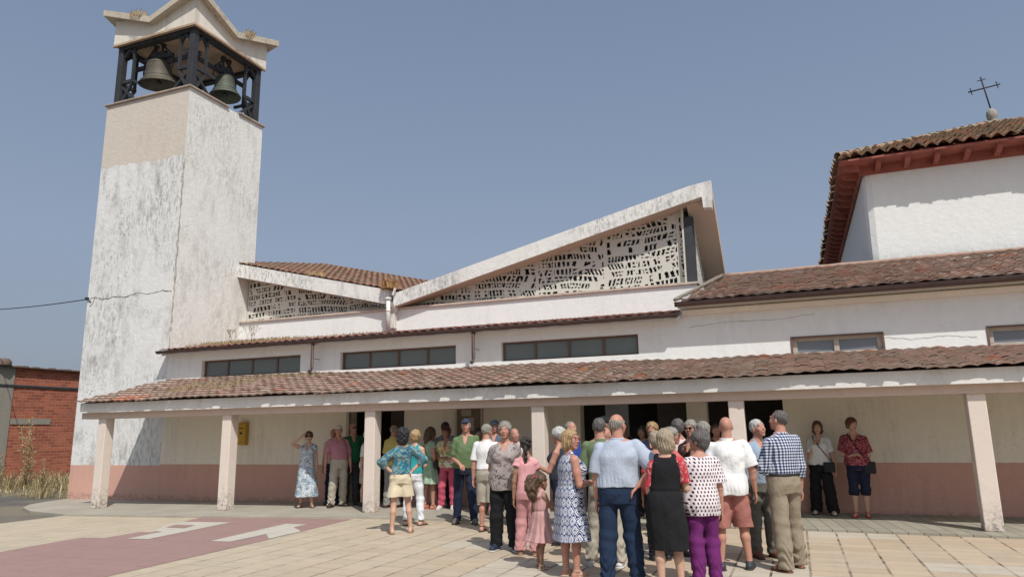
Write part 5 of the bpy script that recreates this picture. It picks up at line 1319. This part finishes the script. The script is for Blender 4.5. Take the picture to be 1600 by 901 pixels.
            if kind != 'shorts': G.disp(lambda P: T.get('wr', 1)*.006*np.exp(-((P[..., 2]-.13*s)/.13)**2)*np.sin(62*P[..., 2]+5*np.sin(30*P[..., 0]+ph)+ph)+.004*np.exp(-((P[..., 2]-.47*s)/.12)**2)*np.sin(48*P[..., 2]+9*P[..., 0]+ph))
            G.plane((0, 0, L_), (0, 0, -1))
        G.disp(wrk(T.get('wrk', .0045)))
        V, Q = G.mesh(cr_res); mesh_obj(T.get('name', 'trousers' if kind == 'trousers' else kind), V, Q, T['mat'], root)
    if bottom: legs_wear(bottom)
    if belt:
        G = Field(); zb_ = belt[0]*s; G.prof(rows[1:5], infl=belt[2] if len(belt) > 2 else .021, zlo=zb_-.018, zhi=zb_+.018, k=0); V, Q = G.mesh(.009); mesh_obj('belt', V, Q, simple('belt_%s' % belt[1], {'black': (.02, .02, .02), 'brown': (.10, .05, .03)}[belt[1]], .5), root)
    # ---------------- shoes
    kind, sc_ = shoes[0], shoes[1]
    for q in (1, -1):
        G = Field(); a_ = an[q]; d_ = fd[q]; toe_ = a_+d_*.14*s; toe_[2] = .034*s; heel = a_-d_*.040*s; heel[2] = .040*s; mdp = a_+d_*.05*s; mdp[2] = .052*s
        hr = heel*1; tr_ = toe_*1; hr[2] = tr_[2] = .010
        smat = simple('shoe_%d_%d_%d' % tuple(int(v*99) for v in sc_[:3]), sc_, .55)
        if kind in ('shoe', 'sneaker'):
            G.chain([heel, mdp, toe_], [.040*s, .044*s, .038*s], .02); G.cone(a_+A3(0, 0, -.005), mdp, .042*s, .042*s, .02); G.plane((0, 0, .006), (0, 0, -1)); G.plane((0, 0, .105*s), (0, 0, 1))
            V, Q = G.mesh(cr_res); so2 = mesh_obj('shoe', V, Q, smat, root)
            G = Field(); G.cone(hr, tr_, .046*s, .046*s, 0, flat=(A3(0, 0, 1), .35)); V, Q = G.mesh(cr_res*.8)
            s_o = mesh_obj('sole', V, Q, simple('sole_pale' if kind == 'sneaker' else 'sole_dark', (.5, .5, .48) if kind == 'sneaker' else (.04, .035, .03), .7), so2)
        else:
            G.cone(hr, tr_, .045*s, .045*s, 0, flat=(A3(0, 0, 1), .30))
            def foot(Gx, infl):
                Gx.chain([a_, heel*1, a_+d_*.05*s-A3(0, 0, .042*s), A3(*toe_[:2], .028*s)], [.034*s+infl, .030*s+infl, .034*s+infl, .027*s+infl], .02)
            for t0, wd in ((.085, .012), (.03, .011)):
                H2 = Field(); foot(H2, .005); pl = a_+d_*t0*s; fns = [p for p in H2.p]
                def strap(P, fns=fns, pl=pl, wd=wd):
                    r = np.full(P.shape[:-1], .2)
                    for fn, _, _, k, _ in fns: r = np.minimum(r, fn(P))
                    return np.maximum(r, np.abs((P-pl)@d_)-wd)
                G._add(strap, a_+A3(-.1, -.1, -.09*s), a_+d_*.14+A3(.1, .1, .02), 0, 'u')
            if kind == 'sandal':
                G._add(lambda P, c=a_: np.maximum(np.abs(np.linalg.norm((P-c)[..., :2], axis=-1)-.040*s)-.005, np.abs(P[..., 2]-c[2]-.0)-.009), a_-A3(.06, .06, .02), a_+A3(.06, .06, .02), 0, 'u')
            V, Q = G.mesh(cr_res*.8); mesh_obj('sandal' if kind == 'sandal' else 'flip_flop', V, Q, smat, root)
    # ---------------- head wear and glasses
    def headmesh(name, mb, mat):
        M4 = Matrix([list(HM[i]*hs)+[hc[i]] for i in range(3)]+[[0, 0, 0, 1]]); mb.v = [tuple(M4 @ Vector(p)) for p in mb.v]
        return mb.build(name, mat, root)
    if hat:
        kind, hm = hat
        if kind == 'cap':
            G = Field(); G.ell(hp(0, -.012, .045), A3(.088, .106, .085)*hs, 0, 'u', HM); n_ = HM@A3(0, -.25, 1.); G.plane(hp(0, 0, .040), -n_)
            V, Q = G.mesh(cr_res); c0 = mesh_obj('cap', V, Q, hm, root)
            G = Field(); G.ell(hp(0, .095, .052), A3(.066, .072, .010)*hs, 0, 'u', HM); V, Q = G.mesh(.007); mesh_obj('visor', V, Q, hm, c0)
        else:
            G = Field(); G.ell(hp(0, -.010, .060), A3(.086, .104, .082)*hs, 0, 'u', HM); G.plane(hp(0, 0, .050), -(HM@A3(0, -.15, 1.))); G.ell(hp(0, .0, .050), A3(.125, .148, .010)*hs, .012, 'u', HM)
            V, Q = G.mesh(cr_res); mesh_obj('hat', V, Q, hm, root)
    if glasses:
        mb = MB(); dark = glasses == 'sun'
        for q in (1, -1):
            if dark: mb.lathe([(.0, .0), (.021, .001), (.024, .004), (.0, .005)], (q*.032, .108, .010), 12, 0, Matrix.Rotation(R_(-90), 4, 'X'), (1.1, .85))
            else:
                pts = [(q*.032+.023*math.cos(t), .110, .010+.017*math.sin(t)) for t in np.linspace(0, 2*math.pi, 13)]; mb.tube(pts, .0024, 5, caps=False)
            mb.tube([(q*.055, .104, .014), (q*.080, .06, .012), (q*.083, -.005, .010)], .003, 5)
        mb.tube([(-.012, .111, .014), (.012, .111, .014)], .003, 5)
        headmesh('sunglasses' if dark else 'glasses', mb, simple('frame_%s' % glasses, (.012, .012, .012) if glasses != 'red' else (.20, .03, .03), .3))
    if watch:
        q = watch; G = Field(); p = wr[q]-fw[q]*.012; G.cone(p-fw[q]*.008, p+fw[q]*.008, .031*s, .031*s, 0); G.plane(p+fw[q]*.011, fw[q]); G.plane(p-fw[q]*.011, -fw[q]); V, Q = G.mesh(.006)
        if len(V): mesh_obj('watch', V, Q, simple('watch_metal', (.25, .24, .22), .35, .6), root)
    root['_s'] = s
    info = dict(root=root, s=s, wr=wr, el=el, sh=sh, rows=rows, fw=fw, rz=rz, hc=hc, hp=hp, gz=gz)
    del root['_s']
    return info
def to_world(info, p):
    c, s_ = math.cos(info['rz']), math.sin(info['rz']); o = info['root'].location
    return Vector((o.x+p[0]*c-p[1]*s_, o.y+p[0]*s_+p[1]*c, info['gz']+p[2]))
# ------------------------------------------------------------------ the crowd
W_ = (.74, .74, .73); NAVY = (.018, .022, .045); BLK = (.014, .014, .016)
T = lambda mat, **k: dict(mat=mat, **k)
kh = cm('khaki_light', (.42, .38, .31)); khd = cm('khaki', (.27, .225, .165)); gry = cm('grey_trousers', (.26, .25, .23)); navy = cm('navy_cloth', NAVY); blk = cm('black_cloth', BLK); wht = cm('white_cloth', W_)
GR = 'people gathered in front of the church'
P = {}
NEAR, MID, FAR = .0080, .0098, .0125
def add(key, *a, **k): k.setdefault('group', GR); P[key] = person(*a, **k)
fl_blue = cm('floral_blue', (.50, .52, .52), 'floral', [(.50, .54, .56), (.05, .10, .20), (.16, .28, .42), (.58, .58, .55), (.10, .11, .12), (.30, .40, .50)], 17)
add('a', (-10.26, 13.52), 172, 1.64, 'woman in a long blue floral dress shading her eyes with one hand', 'f', .98, skin='b', hair=('full', 'brown'), dress=dict(mat=fl_blue, length=.24, hemw=.24, sleeve=.14, fold=.05), shoes=('sandal', (.05, .03, .02)), arms=('shade', 'down'), glasses='sun', res=MID, stance=.13, toe=18)
add('b', (-9.60, 13.73), -172, 1.76, 'man in a pink short-sleeved shirt, white cap and pale khaki trousers', 'm', 1.04, .03, 'c', ('ring', 'grey'), top=T(cm('pink_shirt', (.42, .19, .23)), sleeve=.47, hem=.99, collar=1, infl=.020, flare=.008), bottom=T(kh, length=.045, legr=.075, kneer=.078, infl=.022, wr=1.5), belt=(1.0, 'black', .026), shoes=('shoe', (.05, .03, .02)), arms=('wide', 'wide'), hat=('cap', cm('white_cap', (.66, .60, .55))), res=MID, stance=.13, toe=22, watch=-1)
add('c', (-10.12, 14.28), 165, 1.69, 'person in a pale pink shirt half hidden behind the man in the white cap', 'm', 1., .02, 'c', ('thin', 'grey'), top=T(cm('palepink', (.60, .45, .43)), sleeve=.45, hem=.92), bottom=T(navy, length=.05), shoes=('shoe', (.03, .06, .14)), res=FAR)
add('d', (-9.50, 14.12), -165, 1.82, 'tall bald man in a bright green T-shirt and sunglasses beside the left doorway', 'm', 1.08, .03, 'c', ('none', 'grey'), top=T(cm('green_tee', (.015, .12, .05)), sleeve=.45, hem=.88), bottom=T(cm('charcoal', (.04, .04, .045)), length=.05), arms=('downback', 'downback'), glasses='sun', res=FAR)
add('e', (-9.05, 14.02), -110, 1.62, 'person in a white short-sleeved shirt and beige shorts partly hidden by the third column', 'm', 1., .02, 'b', ('thin', 'white'), top=T(wht, sleeve=.45, hem=.86), bottom=T(cm('beige_short', (.45, .38, .30)), kind='shorts', length=.50), arms=('downback', 'downback'), res=FAR)
add('f', (-8.22, 13.78), -35, 1.73, 'balding man in a yellow polo shirt and grey trousers in front of the dark doorway', 'm', 1.02, .03, 'c', ('ring', 'grey'), top=T(cm('yellow_polo', (.56, .48, .16)), sleeve=.45, hem=.86, collar=1), bottom=T(gry, length=.05, legr=.072), shoes=('shoe', (.12, .06, .04)), arms=('behind', 'down'), res=MID)
fl_turq = cm('floral_turquoise', (.03, .12, .17), 'floral', [(.015, .12, .20), (.02, .20, .26), (.09, .12, .12), (.13, .14, .12), (.015, .07, .14), (.10, .20, .22), (.17, .25, .25)], 13)
add('g', (-6.14, 10.58), 2, 1.66, 'woman from behind in turquoise patterned blouse and cream shorts with hands on hips', 'f', .95, skin='b', hair=('curly', 'black'), top=T(fl_turq, name='blouse', sleeve=.74, hem=.96, infl=.024, flare=.012, fold=.03, wr=.006), bottom=T(cm('cream_short', (.66, .58, .42)), kind='shorts', length=.585, flare=1, hemr=.10, infl=.018, waist=.99), shoes=('flip', (.25, .15, .08)), arms=('hip', 'hip'), stance=.155, res=NEAR, toe=12, head=(-8, 4), watch=-1)
add('h', (-6.42, 11.5), -28, 1.63, 'blonde woman in white trousers and a sleeveless turquoise top behind the cream shorts', 'f', 1., skin='b', hair=('full', 'blond'), top=T(cm('turq_plain', (.03, .30, .32)), sleeve=0, hem=.92), bottom=T(cm('white_trs', (.72, .74, .78)), length=.10, legr=.058, kneer=.066), shoes=('sandal', (.08, .04, .03)), arms=('belly', 'down'), res=MID, stance=.14, toe=15)
mint = cm('mint_dress', (.25, .37, .25), 'floral', [(.24, .37, .25), (.26, .40, .27), (.24, .37, .25), (.27, .40, .28), (.38, .46, .36)], 14)
add('i', (-7.27, 13.7), -72, 1.66, 'woman in a pale green tiered dress standing in profile', 'f', 1.08, skin='c', hair=('long', 'brown'), dress=dict(mat=mint, length=.52, hemw=.25, sleeve=.24, fold=.05, frill=.80, flare=.02), shoes=('sandal', (.42, .07, .04)), arms=('hipfront', 'belly'), res=MID)
plaid = cm('blue_plaid', (.16, .22, .30), 'stripe', [(.34, .40, .46)], 26)
add('j', (-7.16, 14.15), 175, 1.76, 'dark-haired man in a blue plaid shirt and sunglasses behind the green polo man', 'm', 1., 0, 'c', ('full', 'dark'), top=T(plaid, sleeve=.6, hem=.88, collar=1), bottom=T(navy, length=.05), arms=('downback', 'belly'), glasses='sun', res=FAR)
fl_col = cm('floral_warm', (.60, .55, .40), 'floral', [(.60, .55, .42), (.55, .10, .08), (.60, .42, .06), (.62, .58, .48), (.45, .16, .20), (.20, .30, .12)], 12)
add('k', (-6.84, 13.62), 160, 1.66, 'woman in a dark hat, bright floral top and bright pink trousers', 'f', 1.02, skin='d', hair=('full', 'red'), top=T(fl_col, name='blouse', sleeve=.30, hem=.86, infl=.03), bottom=T(cm('pink_trs', (.50, .095, .15)), length=.07, legr=.075), hat=('hat', cm('wine_hat', (.11, .035, .04))), shoes=('sneaker', (.55, .53, .5)), arms=('belly', 'belly'), res=MID, stance=.13)
add('l', (-5.60, 11.89), 176, 1.82, 'tall man in a green polo shirt, navy cap and dark jeans', 'm', 1.0, .015, 'c', ('short', 'grey'), top=T(cm('green_polo', (.12, .175, .085)), sleeve=.46, hem=.90, collar=1, infl=.022, flare=.008), bottom=T(cm('navy_jeans', (.018, .024, .05)), length=.05, legr=.064, kneer=.070), shoes=('shoe', (.12, .11, .10)), hat=('cap', cm('navy_cap', (.035, .05, .09))), arms=('holdlow', 'downback'), res=NEAR, stance=.15, toe=14)
add('m', (-6.0, 13.35), 178, 1.62, 'dark-haired woman in a cream patterned skirt hidden behind the green polo man', 'f', 1., skin='d', hair=('full', 'dark'), top=T(cm('plum', (.07, .04, .05)), sleeve=.3, hem=.92), bottom=T(cm('skirt_print', (.5, .45, .36), 'floral', [(.5, .45, .36), (.35, .22, .12), (.52, .46, .38), (.2, .13, .1)], 14), kind='skirt', length=.16, hemw=.22), res=FAR)
add('n', (-4.83, 11.08), -22, 1.71, 'man in a white polo shirt and beige shorts seen from behind, looking right', 'm', 1.06, .03, 'c', ('short', 'grey'), top=T(cm('white_polo', W_), sleeve=.46, hem=.985, collar=1, infl=.022), bottom=T(cm('beige_shorts', (.42, .38, .31)), kind='shorts', length=.46, hemr=.085, infl=.02), belt=(1.0, 'black', .026), shoes=('sandal', (.025, .02, .02)), arms=('down', 'downback'), res=NEAR, head=(-28, 0), lean=.04)
add('o', (-5.50, 13.0), 170, 1.77, 'man in a faded blue cap standing behind the man in the white polo', 'm', 1., 0, 'c', ('short', 'grey'), top=T(cm('dull_blue', (.10, .12, .16)), sleeve=.45, hem=.9), bottom=T(navy, length=.05), hat=('cap', cm('faded_cap', (.10, .14, .19))), res=FAR)
fl_bw = cm('floral_grey', (.30, .26, .25), 'floral', [(.32, .28, .27), (.05, .045, .045), (.36, .31, .30), (.10, .08, .08), (.33, .29, .28)], 22)
add('p', (-3.84, 9.43), 176, 1.72, 'grey-haired woman in a grey and black floral top, black trousers and navy sneakers', 'f', 1.10, .015, 'c', ('full', 'grey'), top=T(fl_bw, name='blouse', sleeve=.38, hem=.79, infl=.026, flare=.014, fold=.025, wr=.005), bottom=T(blk, length=.06, legr=.082, kneer=.080, infl=.02), shoes=('sneaker', (.022, .03, .055)), arms=('behind', 'behind'), res=NEAR, stance=.13, toe=20, head=(-6, 0))
add('q', (-4.66, 11.95), -170, 1.64, 'ruddy bald man with a white collar behind the grey-haired woman', 'm', 1., .03, 'c', ('none', 'grey'), top=T(wht, sleeve=.45, hem=.9, collar=1), bottom=T(gry, length=.05), res=FAR)
pk1 = cm('jumpsuit_pink', (.56, .28, .28))
add('r', (-3.44, 9.23), -8, 1.50, 'girl from behind in a pink ruffled top and pink trousers with dark braided hair', 'f', .88, skin='d', hair=('braid', 'dark'), top=T(cm('pink_top', (.66, .33, .34)), name='blouse', sleeve=.12, hem=.98, infl=.016, flare=.025, backdip=.10, fold=.02), bottom=T(pk1, length=.07, legr=.085, kneer=.085, infl=.022, wr=.6), shoes=('sandal', (.35, .22, .15)), arms=('forward', 'downback'), res=NEAR, stance=.12, lean=.02)
add('s', (-2.96, 8.38), -55, 1.06, 'little girl in a sleeveless pink tulle dress with a curly dark ponytail', 'f', .98, skin='d', hair=('pony', 'brown'), dress=dict(mat=cm('tulle', (.50, .29, .28)), length=.50, hemw=.31, dr=.85, fold=.06, nf=11, waistline=1), shoes=('sandal', (.5, .38, .32)), arms=('forward', 'downback'), res=.0075, stance=.11)
add('t', (-3.27, 10.15), 68, 1.63, 'grey-haired woman with bare shoulders and a dark top raising a hand that holds a leaflet', 'f', 1.05, skin='c', hair=('full', 'white'), top=T(cm('dark_top', (.03, .035, .05)), sleeve=0, hem=.92, neck=.05, strap=False), bottom=T(navy, length=.06), arms=('down', ((.15, .35, -.9), (-.1, .95, .38), .5)), res=MID, watch=-1)
ikat = cm('ikat', (.022, .035, .12), 'ikat', [(.58, .60, .66)], 15)
add('u', (-2.46, 8.02), -68, 1.59, 'blonde woman with red glasses in a sleeveless navy and white patterned dress', 'f', 1.18, .03, 'c', ('bob', 'blond'), dress=dict(mat=ikat, length=.42, hemw=.235, sleeve=0, fold=.025, cinch=1, waistline=1, infl=.018), shoes=('sandal', (.45, .33, .26)), arms=('bag', 'bag'), glasses='red', res=NEAR, head=(-58, 4), stance=.09)
add('v', (-3.60, 11.8), -125, 1.74, 'man with thin grey hair and a bright blue shirt behind the column', 'm', 1.04, .02, 'c', ('thin', 'grey'), top=T(cm('royal_blue', (.03, .07, .30)), sleeve=.45, hem=.9, collar=1), bottom=T(navy, length=.05), res=FAR)
add('w', (-2.27, 8.72), -8, 1.74, 'man in a plain green shirt, pale khaki trousers and white sneakers', 'm', 1.02, 0, 'c', ('thin', 'darkgrey'), top=T(cm('sage_shirt', (.15, .20, .11)), sleeve=.46, hem=.87, collar=1), bottom=T(kh, length=.07, legr=.072, infl=.02), shoes=('sneaker', (.62, .62, .62)), arms=('down', 'belly'), res=MID, stance=.175, head=(-10, 0))
add('x', (-2.78, 10.9), -75, 1.79, 'man in a black cap seen in profile, facing right', 'm', 1., 0, 'd', ('short', 'dark'), top=T(blk, sleeve=.45, hem=.9), bottom=T(blk, length=.05), hat=('cap', cm('black_cap', (.02, .02, .02))), res=FAR)
add('y', (-2.47, 9.72), -20, 1.62, 'short bald man almost hidden beside the light blue shirt', 'm', 1., 0, 'c', ('none', 'grey'), top=T(cm('tealgreen', (.03, .26, .16)), sleeve=.45, hem=.7), bottom=T(gry, length=.05), res=FAR)
ltb = cm('light_blue_check', (.34, .39, .48), 'stripe', [(.43, .48, .56)], 60)
add('z', (-1.83, 7.74), -3, 1.76, 'big man from behind in a light blue short-sleeved shirt and blue jeans, hand on hip', 'm', 1.28, .05, 'c', ('ring', 'grey'), top=T(ltb, sleeve=.47, hem=.965, collar=1, infl=.026, flare=.014, wr=.006, boxy=True), bottom=T(cm('jeans', (.017, .031, .066)), length=.05, legr=.068, kneer=.080, infl=.015, wr=1.6), belt=(.975, 'black', .020), shoes=('shoe', (.05, .04, .03)), arms=('hipback', 'down'), res=.0072, stance=.15, head=(-32, 6), toe=14, watch=-1)
add('A', (-2.42, 12.9), 170, 1.66, 'woman with curly reddish blond hair in the shade of the doorway', 'f', 1., skin='c', hair=('curly', 'blond'), top=T(navy, sleeve=.3, hem=.9), bottom=T(blk, length=.06), res=FAR)
add('B', (-2.70, 13.5), 160, 1.61, 'dark-haired woman in dark clothes inside the shaded doorway', 'f', 1., skin='d', hair=('bob', 'dark'), top=T(blk, sleeve=.3, hem=.9), bottom=T(blk, length=.06), res=FAR)
add('C', (-3.15, 14.0), 190, 1.70, 'grey-haired man in a dark jacket standing deepest in the main doorway', 'm', 1., 0, 'd', ('short', 'grey'), top=T(cm('dk_jacket', (.03, .03, .035)), sleeve=.95, hem=.82), bottom=T(blk, length=.05), res=FAR)
fl_red = cm('floral_red', (.45, .04, .05), 'floral', [(.50, .05, .07), (.6, .5, .46), (.35, .02, .04), (.05, .02, .02), (.5, .08, .1)], 40)
add('D', (-1.30, 7.58), -4, 1.58, 'woman from behind in a black dress with red floral sleeves and ash-blond bob', 'f', 1.02, skin='b', hair=('bob', 'ash'), top=T(fl_red, name='blouse', sleeve=.42, hem=1.22, infl=.010, flare=.012), dress=dict(mat=blk, length=.44, hemw=.175, sleeve=0, fold=.015, infl=.022, waistline=1), shoes=('sandal', (.05, .04, .04)), arms=('bag', 'bag'), res=.0072)
dots = cm('dots', (.66, .60, .62), 'dots', [(.035, .02, .03)], 27)
add('E', (-1.00, 7.98), 14, 1.56, 'woman in a white blouse with dark dots and purple trousers, holding a pale bag', 'f', 1.14, .02, 'c', ('full', 'darkgrey'), top=T(dots, name='blouse', sleeve=.42, hem=.77, infl=.028, flare=.02, fold=.02), bottom=T(cm('purple', (.14, .022, .13)), length=.06, legr=.070, kneer=.078), shoes=('shoe', (.3, .28, .26)), arms=('down', 'bag'), res=.0075, head=(52, 5), lean=.05)
add('F', (-1.44, 10.6), 158, 1.70, 'smiling grey-haired woman in sunglasses facing the camera between two grey heads', 'f', 1., skin='c', hair=('full', 'grey'), top=T(cm('dk_brown', (.06, .03, .03)), sleeve=.3, hem=.9), bottom=T(blk, length=.06), glasses='sun', arms=('chin', 'down'), res=MID)
add('G', (-1.22, 10.2), 12, 1.67, 'grey-haired woman in a sleeveless navy top with her back to the camera', 'f', 1.04, skin='c', hair=('full', 'grey'), top=T(navy, sleeve=0, hem=.9), bottom=T(blk, length=.06), arms=('gesture2', 'down'), res=MID)
add('H', (-1.74, 11.5), 35, 1.73, 'dark-grey-haired person in a white and pink top near the doorway pier', 'f', 1., skin='c', hair=('full', 'darkgrey'), top=T(cm('white_pink', (.62, .52, .50)), sleeve=.35, hem=.9), bottom=T(gry, length=.06), res=FAR)
add('I', (-1.58, 9.75), -95, 1.60, 'grey-haired woman in a coral top and sunglasses facing right', 'f', 1., skin='c', hair=('full', 'grey'), top=T(cm('coral', (.55, .15, .14)), sleeve=.3, hem=.85), bottom=T(cm('coral2', (.5, .2, .2)), length=.06), glasses='sun', res=MID)
add('J', (-1.72, 9.35), 5, 1.55, 'short woman with grey curls and a red top, mostly hidden by the black dress', 'f', 1., skin='c', hair=('full', 'ash'), top=T(cm('red_top', (.40, .06, .06)), sleeve=.35, hem=.85), bottom=T(blk, length=.06), res=FAR)
add('K', (-1.36, 13.3), 175, 1.62, 'ruddy-faced person in dark clothes in the right-hand doorway shade', 'm', 1., 0, 'c', ('short', 'brown'), top=T(cm('dk_red', (.08, .02, .02)), sleeve=.45, hem=.9), bottom=T(blk, length=.05), res=FAR)
add('L', (-.80, 8.97), 2, 1.72, 'bald man from behind in a white short-sleeved shirt and salmon shorts', 'm', 1.14, .03, 'c', ('none', 'grey'), top=T(cm('white_shirt', (.76, .76, .75)), sleeve=.47, hem=.82, collar=1, infl=.030, flare=.02, fold=.02, wr=.006, boxy=True), bottom=T(cm('salmon', (.36, .15, .125)), kind='shorts', length=.46, hemr=.092, infl=.02), shoes=('shoe', (.035, .045, .05)), arms=('wide', 'downback'), res=.0075, stance=.155, toe=14)
add('M', (-.50, 9.85), -150, 1.69, 'white-haired old man in a light blue shirt, grey trousers and brown shoes', 'm', 1.02, .02, 'c', ('short', 'white'), top=T(cm('pale_blue', (.30, .38, .48)), sleeve=.95, hem=.90, collar=1), bottom=T(cm('green_grey', (.13, .125, .11)), length=.05, legr=.070, infl=.02), shoes=('shoe', (.17, .06, .04)), arms=('down', 'holdlow'), res=MID, head=(10, 12))
ging = cm('gingham', (.62, .64, .68), 'check', [(.16, .19, .28), (.012, .018, .05)], 30)
add('N', (-.20, 9.14), 38, 1.79, 'man in a navy and white gingham shirt, khaki trousers and brown flip-flops', 'm', 1.08, .04, 'c', ('thin', 'darkgrey'), top=T(ging, sleeve=.78, hem=.99, collar=1, infl=.022), bottom=T(khd, length=.035, legr=.078, kneer=.082, infl=.022, wr=1.5), belt=(1.0, 'black', .027), shoes=('flip', (.14, .06, .04)), arms=('down', 'gesture'), res=.0075, stance=.15, head=(28, 8), toe=16, step=(.04, -.04))
add('O', (.33, 14.42), 176, 1.64, 'woman leaning on the pink wall in a white top and black wide trousers', 'f', 1.04, skin='b', hair=('bob', 'brown'), top=T(cm('white_top', (.68, .69, .68)), name='blouse', sleeve=.40, hem=.90, infl=.022, flare=.01), bottom=T(blk, length=.045, legr=.105, kneer=.090, infl=.022), shoes=('shoe', (.5, .42, .38)), arms=('chin', 'wide'), res=MID, stance=.15)
fl_burg = cm('floral_burgundy', (.16, .02, .03), 'floral', [(.17, .02, .03), (.26, .05, .07), (.13, .015, .025), (.17, .02, .03), (.38, .14, .16)], 30)
add('Q', (.91, 14.20), 176, 1.69, 'woman in a burgundy patterned top, navy capri trousers and red sandals against the wall', 'f', 1.16, .02, 'b', ('full', 'red'), top=T(fl_burg, name='blouse', sleeve=.44, hem=.88, infl=.026, flare=.015, fold=.02), bottom=T(navy, name='capri_trousers', length=.37, legr=.072, kneer=.072), shoes=('sandal', (.40, .03, .03)), arms=('belly', 'belly'), res=MID, stance=.09, head=(38, -4))

# details worn or carried
def strap_pts(i, side, hipside, drop):
    """a strap from one shoulder across the chest to a bag at the other hip"""
    s = i['s']; R = i['rows']; out = []
    def at(x, z, front):
        zz = [r[0] for r in R]; w = np.interp(z, zz, [r[1] for r in R])+.035; d = np.interp(z, zz, [r[2] for r in R])+.040; cy = np.interp(z, zz, [r[3] for r in R])
        q = min(.97, abs(x/w)); return (x, cy+front*d*(1-q**2.4)**(1/2.4), z)
    za, zb_ = 1.40*s, drop*s
    fr = [at(side*.095*s+(hipside*.19*s-side*.095*s)*t, za+(zb_-za)*t, 1) for t in np.linspace(0.03, 1, 10)]
    bk = [at(side*.095*s+(hipside*.19*s-side*.095*s)*t, za+(zb_-za)*t, -1) for t in np.linspace(1, .03, 10)]
    top = (side*.095*s, fr[0][1]*.3+bk[-1][1]*.3, 1.445*s)
    return [top]+fr+bk+[top]
def bag(key, side, hipside, drop, size, c, label, withbag=True, y=0.02, bx_=None):
    i = P[key]; s = i['s']; root = empty('handbag' if withbag else 'shoulder_strap', to_world(i, (hipside*.205*s if bx_ is None else bx_, y, drop*s-size[2]-.02)), i['rz'], label, 'handbag' if withbag else 'strap')
    org = A3(hipside*.205*s if bx_ is None else bx_, y, drop*s-size[2]-.02)
    m_ = simple('leather_%s' % key, c, .45, 0, .2, 20, .2, 60)
    mb = MB(); w, d, h = size
    pts = [A3(*p)-org for p in strap_pts(i, side, hipside, drop)]
    if withbag:
        G = Field()
        def fn(Pq):
            q = np.abs(Pq-A3(0, 0, h/2))-A3(w/2-.025, d/2-.02, h/2-.025); tp = 1; return np.linalg.norm(np.maximum(q, 0), axis=-1)+np.minimum(q.max(-1), 0)-.022
        G._add(fn, (-w/2-.02, -d/2-.02, -.02), (w/2+.02, d/2+.02, h+.02), 0, 'u'); V, Q = G.mesh(.008); mesh_obj('bag_body', V, Q, m_, root)
        f_ = MB(); f_.box(-w*.42, w*.42, d/2+.0, d/2+.012, h*.45, h*.93); f_.build('flap', m_, root, bevel=.004)
    for a, b2 in zip(pts, pts[1:]): 
        if np.linalg.norm(b2-a) > 1e-4: mb.tube([a, b2], .007, 5)
    mb.build('strap', m_, root, recalc=False)
bag('O', 1, -1, .98, (.20, .09, .18), (.012, .012, .014), 'black crossbody handbag of the woman in the white top', y=.13, bx_=-.15)
bag('Q', 1, -1, .97, (.20, .09, .21), (.014, .014, .018), 'black crossbody handbag of the woman in the burgundy top', y=.05)
bag('i', -1, 1, 1.02, (.2, .08, .14), (.03, .025, .02), 'small dark crossbody bag of the woman in the pale green dress', y=.04)
i = P['E']; r_ = empty('handbag', to_world(i, (-.16, .30, .74)), i['rz'], 'pale grey handbag held by the woman in the dotted blouse', 'handbag')
G = Field(); G.prof([(0, .10, .04, 0), (.16, .13, .045, 0), (.20, .12, .02, 0)], k=0); V, Q = G.mesh(.009); mesh_obj('bag_body', V, Q, simple('pale_bag', (.42, .41, .40), .5), r_)
mb = MB(); mb.tube([(-.06, 0, .19), (-.04, 0, .30), (.04, 0, .30), (.06, 0, .19)], .008, 6); mb.build('handle', simple('pale_bag', (0, 0, 0)), r_)
i = P['t']; w = i['wr'][-1]; 
mb = MB(); mb.box(-.075, .075, -.002, .002, -.21, .02); o = mb.build('leaflet', simple('leaflet_blue', (.30, .36, .42), .7)); o.location = to_world(i, w+i['fw'][-1]*.07+A3(.0, .0, -.05)); o.rotation_euler = (R_(12), R_(14), R_(18)); tag(o, 'pale blue leaflet held up by the grey-haired bare-shouldered woman', 'leaflet')
i = P['s']
for q in (-1, 1):
    pass
mb = MB(); c_ = i['hp'](0, -.115, .055)
for q in (-1, 1): mb.lathe([(.0, -.012), (.03, -.008), (.036, 0), (.03, .008), (.0, .012)], tuple(c_+A3(q*.028, -.01, .012)), 10)
mb.build('hair_bow', simple('red_bow', (.40, .03, .04), .7), i['root'])
